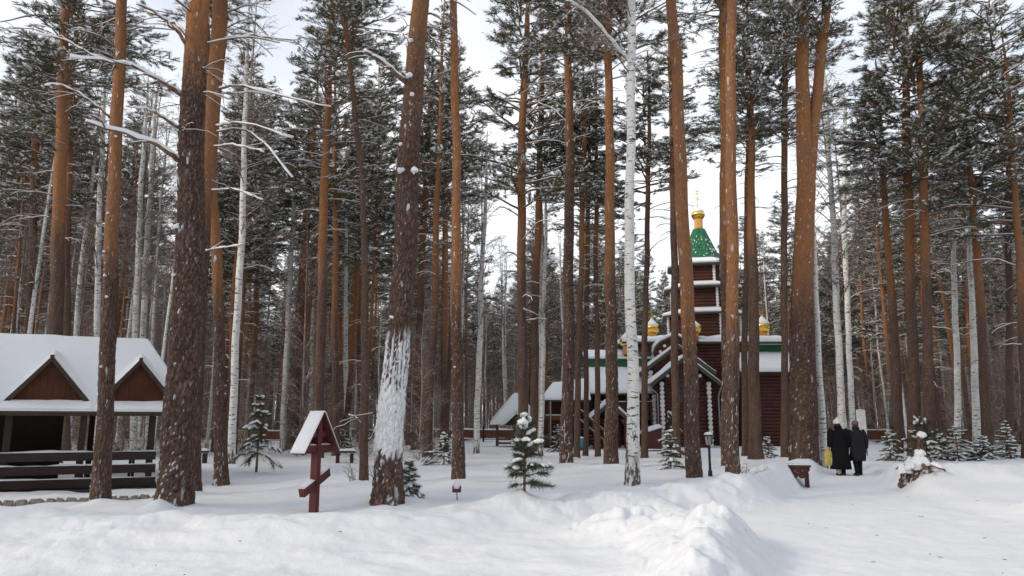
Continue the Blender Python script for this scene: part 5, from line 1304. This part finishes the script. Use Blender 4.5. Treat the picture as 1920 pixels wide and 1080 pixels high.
def person(label, px, py, H, coat, hat, legs, arms, rz, stance):
    f = ground_hit(px, py); t = thing('person', label, 'person', f, rz); s = H / 1.70
    V, E, Rd = [], [], []
    def v(x, y, z, r, link_to=None):
        V.append((x * s, y * s, z * s)); Rd.append(r * s if np.isscalar(r) else tuple(q * s for q in r))
        if link_to is not None: E.append((link_to, len(V) - 1))
        return len(V) - 1
    pel = v(0, 0, .93, (.155, .11)); sp = v(0, .0, 1.12, (.13, .095), pel); ch = v(0, .0, 1.30, (.16, .11), sp); nk0 = v(0, .01, 1.43, .075, ch); nk = v(0, .02, 1.49, .055, nk0)
    hd0 = v(0, .045, 1.545, (.066, .078), nk); hd1 = v(0, .05, 1.60, (.076, .094), hd0); hd2 = v(0, .045, 1.655, (.068, .085), hd1); v(0, .04, 1.70, .035, hd2)
    v(0, .16, 1.585, .013, hd1)                          # nose
    for sx in (-1, 1): v(sx * .085, .035, 1.59, .014, hd1)   # ears
    for sx, (dy, kn) in zip((-1, 1), stance):
        hp = v(sx * .095, .0, .86, .09, pel); k_ = v(sx * .10, kn, .48, .060, hp); an = v(sx * .10, dy, .10, .045, k_); v(sx * .105, dy + .13, .035, .036, an)
    for sx, (elb, hand) in zip((-1, 1), arms):
        sh = v(sx * .19, 0, 1.37, .062, ch); e = v(*elb, .046, sh); w = v(*hand, .030, e)
        hx, hy, hz = hand; pm = v(hx, hy + .02, hz - .06, (.040, .022), w)
        for q in range(4): # four fingers, unequal and bent, then the thumb from the side of the palm
            a = v(hx + sx * .004, hy - .012 + .021 * q, hz - .115 - .006 * (q in (1, 2)), .0095, pm); v(hx - sx * .014, hy - .010 + .021 * q, hz - .150 - .010 * (q in (1, 2)), .0085, a)
        th = v(hx - sx * .010, hy + .062, hz - .075, .0105, pm); v(hx - sx * .018, hy + .075, hz - .11, .009, th)
    bo = skin_body('body', V, E, Rd, M['skin'], t, pel); bo.data.materials.append(M['sole'])      # dark gloves
    for p in bo.data.polygons:
        if abs(p.center[0]) > .2 * s and p.center[2] < .90 * s: p.material_index = 1
    def loft(rings, m, name, seed=0, n=24, amp=.02, par=t):
        mb = MB(); k = len(rings); TH = np.arange(n) / n * 2 * math.pi; rows = []
        for (x, y, z, a, b) in rings:
            wv = 1 + amp * fbm(np.cos(TH) * 2 + z * 2 + seed, np.sin(TH) * 2 + z, 2, seed) + (.05 * max(0, 1.15 - z) * np.cos(9 * TH + seed + 2 * z) if amp > .025 and z < 1.2 and n == 28 else 0)
            rows.append(np.stack([x + a * wv * np.cos(TH), y + b * wv * np.sin(TH), np.full(n, z)], 1))
        Vv = np.array(rows).reshape(-1, 3) * s
        i = np.arange(k - 1)[:, None] * n; j = np.arange(n)[None]; j2 = (j + 1) % n
        mb.addn(Vv, np.stack([i + j, i + j2, i + n + j2, i + n + j], -1).reshape(-1, 4), 0, True)
        mb.F.setdefault((n, 0, False), []).append(list(range(n))[::-1]); mb.F.setdefault((n, 0, False), []).append([(k - 1) * n + q for q in range(n)])
        return mb, name, m
    def done(q, par=t): return q[0].build(q[1], M[q[2]], par)
    cb = loft(coat['rings'], coat['mat'], 'coat', 3, 28, coat.get('amp', .03))
    for sx, (elb, hand) in zip((-1, 1), arms):
        c = np.array([(sx * .17, 0, 1.40), (sx * .225, -.0, 1.33), elb, ((elb[0] + hand[0]) / 2, (elb[1] + hand[1]) / 2, (elb[2] + hand[2]) / 2), (hand[0], hand[1], hand[2] + .02)]) * s
        cb[0].tube(c, np.array([.085, .095, .080, .072, .066]) * s * coat.get('sleeve', 1.0), 14)
    co = done(cb); done(loft([(0, .03, 1.40, .12, .10), (0, .03, 1.46, .125, .105), (0, .03, 1.52, .112, .10), (0, .03, 1.53, .09, .08)], coat['mat'], 'collar', 4, 20, .05), co)
    for sx, (dy, kn) in zip((-1, 1), stance):
        tr = MB().tube(np.array([(sx * .095, 0, .90), (sx * .10, kn, .48), (sx * .10, (dy + kn) / 2, .30), (sx * .10, dy, .07)]) * s, np.array([.100, .076, .070, .064]) * s, 14); tr.build('trouser_leg', M['trouser'], t)
        b = MB(); b.tube(np.array([(sx * .10, dy - .045, .055), (sx * .103, dy + .05, .05), (sx * .106, dy + .17, .04)]) * s, np.array([.058, .060, .042]) * s, 12)
        bt = b.build('boot', M['sole'], t)
        if legs == 'boots': MB().tube(np.array([(sx * .10, dy, .06), (sx * .10, dy, .17), (sx * .10, (dy + kn) * .5, .27)]) * s, np.array([.062, .066, .075]) * s, 14).build('boot_shaft', M['boot'], bt)
    done(loft([(0, .035, 1.50, .070, .078), (0, .028, 1.56, .088, .098), (0, .028, 1.63, .086, .096), (0, .03, 1.68, .06, .065)], 'hair', 'hair', 5, 20, .06))
    for sx in (-1, 1): MB().lathe((sx * .030 * s, .134 * s, 1.608 * s), [(.004, -.008), (.010, -.004), (.010, .004), (.004, .008)], 8).build('eye', M['eye'], t)
    ht = done(loft(hat['rings'], hat['mat'], 'hat', 6, 22, .05))
    if hat.get('pom'): MB().lathe((0, .02 * s, 1.750 * s), [(.02, -.04), (.042, -.02), (.046, 0), (.036, .022), (.012, .034)], 12).build('pompom', M[hat['mat']], ht)
    return t, f, s
h1 = dict(mat='wool', pom=True, rings=[(0, .04, 1.585, .108, .122), (0, .035, 1.62, .118, .130), (0, .03, 1.67, .115, .125), (0, .025, 1.715, .085, .092), (0, .02, 1.735, .04, .04)])
c1 = dict(mat='fur', amp=.09, sleeve=1.12, rings=[(0, -.02, .20, .31, .24), (0, -.015, .32, .305, .235), (0, -.01, .60, .275, .215), (0, 0, .85, .255, .20), (0, 0, 1.05, .235, .185), (0, 0, 1.25, .235, .175), (0, 0, 1.37, .20, .15), (0, .01, 1.44, .13, .115)])
t1, f1, s1 = person('person in long black fur coat and white bobble hat, walking away with yellow bag', 1578, 892, 1.70, c1, h1, 'boots', [((-.275, -.02, 1.10), (-.285, .04, .86)), ((.275, -.02, 1.10), (.27, .06, .88))], R(-6), [(-.10, .02), (.10, .08)])
h2 = dict(mat='hat2', rings=[(0, .04, 1.60, .098, .112), (0, .035, 1.64, .102, .115), (0, .03, 1.69, .092, .100), (0, .025, 1.72, .055, .06)])
c2 = dict(mat='jacket', amp=.05, rings=[(-.02, -.01, .46, .225, .185), (-.01, -.01, .60, .245, .195), (0, 0, .85, .24, .19), (0, 0, 1.05, .235, .18), (0, 0, 1.25, .23, .17), (0, 0, 1.37, .195, .145), (0, .01, 1.44, .12, .11)])
t2, f2, s2 = person('person in short dark jacket and dusty pink hat, walking away', 1612, 892, 1.66, c2, h2, 'dark', [((-.27, -.02, 1.10), (-.25, .08, .90)), ((.285, -.03, 1.09), (.29, .02, .84))], R(4), [(-.06, .03), (.14, .10)])
def bag():
    p = f1 + np.array([-.34 * s1, .02, 0]); t = thing('shopping_bag', 'yellow shopping bag hanging at the side of the fur-coated walker', 'bag', p)
    a, b, d = .13, .085, .045; rows = []
    z = np.array([.30, .34, .50, .66, .74, .78]); mb = MB(); n = 16; TH = np.arange(n) / n * 2 * math.pi
    V = []
    for q, zz in enumerate(z):
        k = [.85, 1.0, 1.02, .92, .70, .45][q]; ex = .55
        cx = np.sign(np.cos(TH)) * np.abs(np.cos(TH)) ** ex; cy = np.sign(np.sin(TH)) * np.abs(np.sin(TH)) ** ex
        V.append(np.stack([a * k * cx - .03 * (zz - .3), .07 * k * cy + .01 * vnoise(TH * 2, TH * 0 + zz * 6, 3), np.full(n, zz)], 1))
    V = np.array(V).reshape(-1, 3); k = len(z); i = np.arange(k - 1)[:, None] * n; j = np.arange(n)[None]; j2 = (j + 1) % n
    mb.addn(V, np.stack([i + j, i + j2, i + n + j2, i + n + j], -1).reshape(-1, 4), 0, True); mb.F.setdefault((n, 0, False), []).append(list(range(n))[::-1]); mb.F.setdefault((n, 0, False), []).append([(k - 1) * n + q for q in range(n)])
    o = mb.build('sack', M['bag'], t)
    for y in (-.035, .035): MB().tube([(-.05, y, .76), (-.01, y * .5, .86), (.04, 0, .89), (.05, y * .5, .85), (.035, y, .76)], .008, 6).build('handle', M['bag'], t)
    MB().slab((.02, -.076, .40), (.10, -.074, .40), (.10, -.068, .54), (.02, -.070, .54), .006, nu=6, nv=6, edge=.05, amp=.1, up=(0, -1, 0)).build('print_patch', M['bagprint'], o)
bag()

# bits of bark, needles and twigs blown onto the snow
def litter():
    rg = np.random.default_rng(12); mb = MB(); n = 0
    while n < 80:
        y = rg.uniform(7.5, 34); x = rg.uniform(-.72, .72) * y
        L = rg.uniform(.008, .03) * (1.6 if rg.random() < .08 else 1); a = rg.uniform(0, 6.28); z = hs(x, y) + .004
        mb.beam((x - L * math.cos(a), y - L * math.sin(a), z), (x + L * math.cos(a), y + L * math.sin(a), z + .004), rg.uniform(.003, .010), .006); n += 1
    tag(mb.build('bark_litter', M['limb']), 'scattered dark bits of bark, needles and twigs lying on the snow', 'litter', None, 'stuff')
litter()

# ================================================================== the wood behind
rngF = np.random.default_rng(77)
def proto_trunk(seed, kind='pine', H=21.0, r=.15):
    rg = np.random.default_rng(seed); z = np.array([0, 4, 8, 12, 16, H])
    off = np.cumsum(rg.normal(0, .14, (6, 2)), 0); off[0] = 0
    cl = np.column_stack([off, z])
    if kind == 'pine': return trunk_mesh(cl, r * np.array([1.1, .95, .85, .72, .5, .12]), 'pine', 10, .7, 0, (rg.uniform(2.5, 5), rg.uniform(6.5, 9)), None, .2, seed % 31), cl
    return trunk_mesh(cl, r * .72 * np.array([1.1, .95, .8, .6, .4, .1]), 'birch', 8, .7, 0, (0, 1), None, .15, seed % 31, 99, (0, 1.0)), cl
PT = [proto_trunk(300 + k) for k in range(5)]
BT = [proto_trunk(400 + k, 'birch', 18.0) for k in range(4)]
GAPS = [(470, 560, 75), (695, 765, 70), (895, 945, 80), (1262, 1345, 105), (1560, 1635, 66)]   # lanes where the sky shows low
def allowed(x, y, dmin):
    px = 960 + FPX * x / (y * CP + 0.0)
    if y < dmin: return False
    if -3 < x < 25 and y < 63: return False    # the church and its yard
    if polydist(np.array([x]), np.array([y]), WAY)[0][0] < 1.6: return False
    for a, b, d in GAPS:
        if a < px < b and y < d: return False
    if px < 340 and y < 30: return False
    for fx, fy in FEET:
        if (fx - x) ** 2 + (fy - y) ** 2 < 1.0: return False
    return True
def scatter(n, y0, y1, spread, dmin, sep, bias=1.0):
    out, tries = [], 0
    while len(out) < n and tries < n * 60:
        tries += 1
        y = y0 + (y1 - y0) * rngF.random() ** bias; x = rngF.uniform(-spread, spread) * y
        if not allowed(x, y, dmin): continue
        if any((x - a) ** 2 + (y - b) ** 2 < sep * sep for a, b in out): continue
        out.append((x, y))
    return out
first = {}
def wood_tree(kind, x, y, group, label, name, cat):
    k = int(rngF.integers(0, 1000)); s = rngF.uniform(.82, 1.12)
    tm, cl = (PT if kind == 'pine' else BT)[k % (5 if kind == 'pine' else 4)]
    t = thing(name, label, cat, (x, y, hs(x, y)), rngF.uniform(0, 6.28), group)
    w = rngF.uniform(.65, 1.25)
    o = link('trunk', tm, t); o.scale = (s * w, s * w, s)
    zc = rngF.uniform(8.5, 13.5) if kind == 'pine' else rngF.uniform(8, 10)
    c = at_height(cl, zc); H = 21.0 if kind == 'pine' else 18.0
    add_crown(t, (PC if kind == 'pine' else BC)[k % (6 if kind == 'pine' else 3)], (c[0] * s * w, c[1] * s * w, zc * s), s * (H - zc) / (10.0 if kind == 'pine' else 9.0), rngF.uniform(0, 6.28), rngF.uniform(.95, 1.3))
    FEET.append((x, y)); t.rotation_euler[0] = rngF.normal(0, .012); t.rotation_euler[1] = rngF.normal(0, .012)
ZONES = [(310, 'beyond the pavilion'), (540, 'between the thickest pine and the roofed cross'), (720, 'beyond the roofed cross'), (960, 'beyond the snow-plastered pine'), (1540, 'beyond the church and gazebo'), (1760, 'beyond the walkers and notice board'), (9999, 'beyond the shrubs at the far right')]
def zone(x, y):
    px = 960 + FPX * x / (y * CP); z = next(n for lim, n in ZONES if px < lim)
    return z + (', in the nearer ranks' if y < 58 else ', in the deeper ranks')
for x, y in scatter(248, 33, 105, .78, 33, 1.5, 1.1):
    z = zone(x, y); wood_tree('pine', x, y, 'background pines ' + z, 'slim background pine ' + z, 'pine_tree', 'pine tree')
for x, y in scatter(112, 31, 95, .78, 31, 1.2, 1.1):
    z = zone(x, y); wood_tree('birch', x, y, 'background birches ' + z, 'thin pale background birch ' + z, 'birch_tree', 'birch tree')

# far wood and underbrush: nobody could count them; geometry nodes set the same trees out on points
def gn_scatter(name, pts, protos, label, cat, srange=(.8, 1.15)):
    """protos: list of [(object, offset z, scale), ...] sets"""
    pts = np.array(pts)
    me = bpy.data.meshes.new(name); me.vertices.add(len(pts)); me.vertices.foreach_set('co', pts.astype(np.float32).ravel())
    o = link(name, me); tag(o, label, cat, None, 'stuff')
    g = bpy.data.node_groups.new(name, 'GeometryNodeTree')
    g.interface.new_socket('Geometry', in_out='INPUT', socket_type='NodeSocketGeometry')
    g.interface.new_socket('Geometry', in_out='OUTPUT', socket_type='NodeSocketGeometry')
    N, L = g.nodes, g.links
    gi, go = N.new('NodeGroupInput'), N.new('NodeGroupOutput')
    m2p = N.new('GeometryNodeMeshToPoints'); L.new(gi.outputs[0], m2p.inputs['Mesh'])
    idx = N.new('GeometryNodeInputIndex'); join = N.new('GeometryNodeJoinGeometry')
    for k, parts in enumerate(protos):
        j = N.new('GeometryNodeJoinGeometry')
        for ob, oz, sc in parts:
            oi = N.new('GeometryNodeObjectInfo'); oi.inputs['Object'].default_value = ob; oi.transform_space = 'ORIGINAL'
            tr = N.new('GeometryNodeTransform'); L.new(oi.outputs['Geometry'], tr.inputs['Geometry'])
            tr.inputs['Translation'].default_value = (0, 0, oz); tr.inputs['Scale'].default_value = (sc, sc, sc)
            L.new(tr.outputs[0], j.inputs[0])
        md = N.new('FunctionNodeCompare'); md.data_type = 'INT'; md.operation = 'EQUAL'
        mo = N.new('ShaderNodeMath'); mo.operation = 'MODULO'; L.new(idx.outputs[0], mo.inputs[0]); mo.inputs[1].default_value = len(protos)
        L.new(mo.outputs[0], md.inputs[2]); md.inputs[3].default_value = k
        ip = N.new('GeometryNodeInstanceOnPoints'); L.new(m2p.outputs[0], ip.inputs['Points']); L.new(md.outputs[0], ip.inputs['Selection'])
        L.new(j.outputs[0], ip.inputs['Instance'])
        rv = N.new('FunctionNodeRandomValue'); rv.data_type = 'FLOAT_VECTOR'
        rv.inputs[0].default_value = (-.03, -.03, 0); rv.inputs[1].default_value = (.03, .03, 6.283); rv.inputs['Seed'].default_value = k
        L.new(rv.outputs[0], ip.inputs['Rotation'])
        rs = N.new('FunctionNodeRandomValue'); rs.data_type = 'FLOAT'; rs.inputs[2].default_value = srange[0]; rs.inputs[3].default_value = srange[1]; rs.inputs['Seed'].default_value = 50 + k
        L.new(rs.outputs[1], ip.inputs['Scale'])
        L.new(ip.outputs[0], join.inputs[0])
    L.new(join.outputs[0], go.inputs[0])
    md = o.modifiers.new('scatter', 'NODES'); md.node_group = g
    return o
def ghost(name, me): return bpy.data.objects.new(name, me)     # a source of geometry only, not in the scene
ptr = [ghost('pine_trunk_source', PT[k][0]) for k in range(3)]; pcr = [ghost('pine_crown_source', PC[k]) for k in range(6)]
btr = [ghost('birch_trunk_source', BT[k][0]) for k in range(2)]; bcr = [ghost('birch_crown_source', BC[k]) for k in range(2)]
def far_points(n, r0, r1, a):
    rr = np.sqrt(rngF.uniform(r0 ** 2, r1 ** 2, n)); th = rngF.uniform(-a, a, n)
    x, y = rr * np.sin(th), rr * np.cos(th); px = 960 + FPX * x / (y * CP)
    return np.stack([x, y, h0(x, y) - .05], 1)
pts = far_points(2000, 92, 230, R(50))
# the same wood goes on behind the viewer and to both sides
back = far_points(900, 17, 95, math.pi); th = np.arctan2(back[:, 0], back[:, 1])
sunny = np.abs(th - SUN_AZ) < R(30)                  # a thinner stand towards the sun
back = back[(np.abs(th) > R(52)) & (np.hypot(back[:, 0], back[:, 1]) > 17) & (~sunny | (rngF.random(len(back)) < .12))]; pts = np.vstack([pts, back])
gn_scatter('far_wood', pts, [[(ptr[0], 0, 1), (pcr[0], 9.5, 1.1)], [(ptr[1], 0, 1), (pcr[3], 10.5, 1.0)], [(ptr[2], 0, 1), (pcr[4], 8.5, 1.2)], [(ptr[0], 0, .9), (pcr[5], 8, 1.1)]],
           'distant pines and birches merging into one dense mass at the end of view', 'forest')
def underbrush():
    sap = [ghost('bare_sapling_source', birch_crown(500 + k, 5.5, 1.1)) for k in range(3)]
    pts = []
    while len(pts) < 1050:
        y = 30 + 75 * rngF.random() ** .8; x = rngF.uniform(-.8, .8) * y
        if allowed(x, y, 30) or (y > 66 and rngF.random() < .5): pts.append((x, y, hs(x, y) + rngF.uniform(.1, 1.6)))
    gn_scatter('underbrush', pts, [[(sap[0], 0, .9)], [(sap[1], 0, .7)], [(sap[2], 0, 1.1)], [(bcr[0], 1.5, .8)]], 'frosted bare saplings and twigs between the background trunks', 'underbrush', (.5, 1.35))
underbrush()

build_ground()
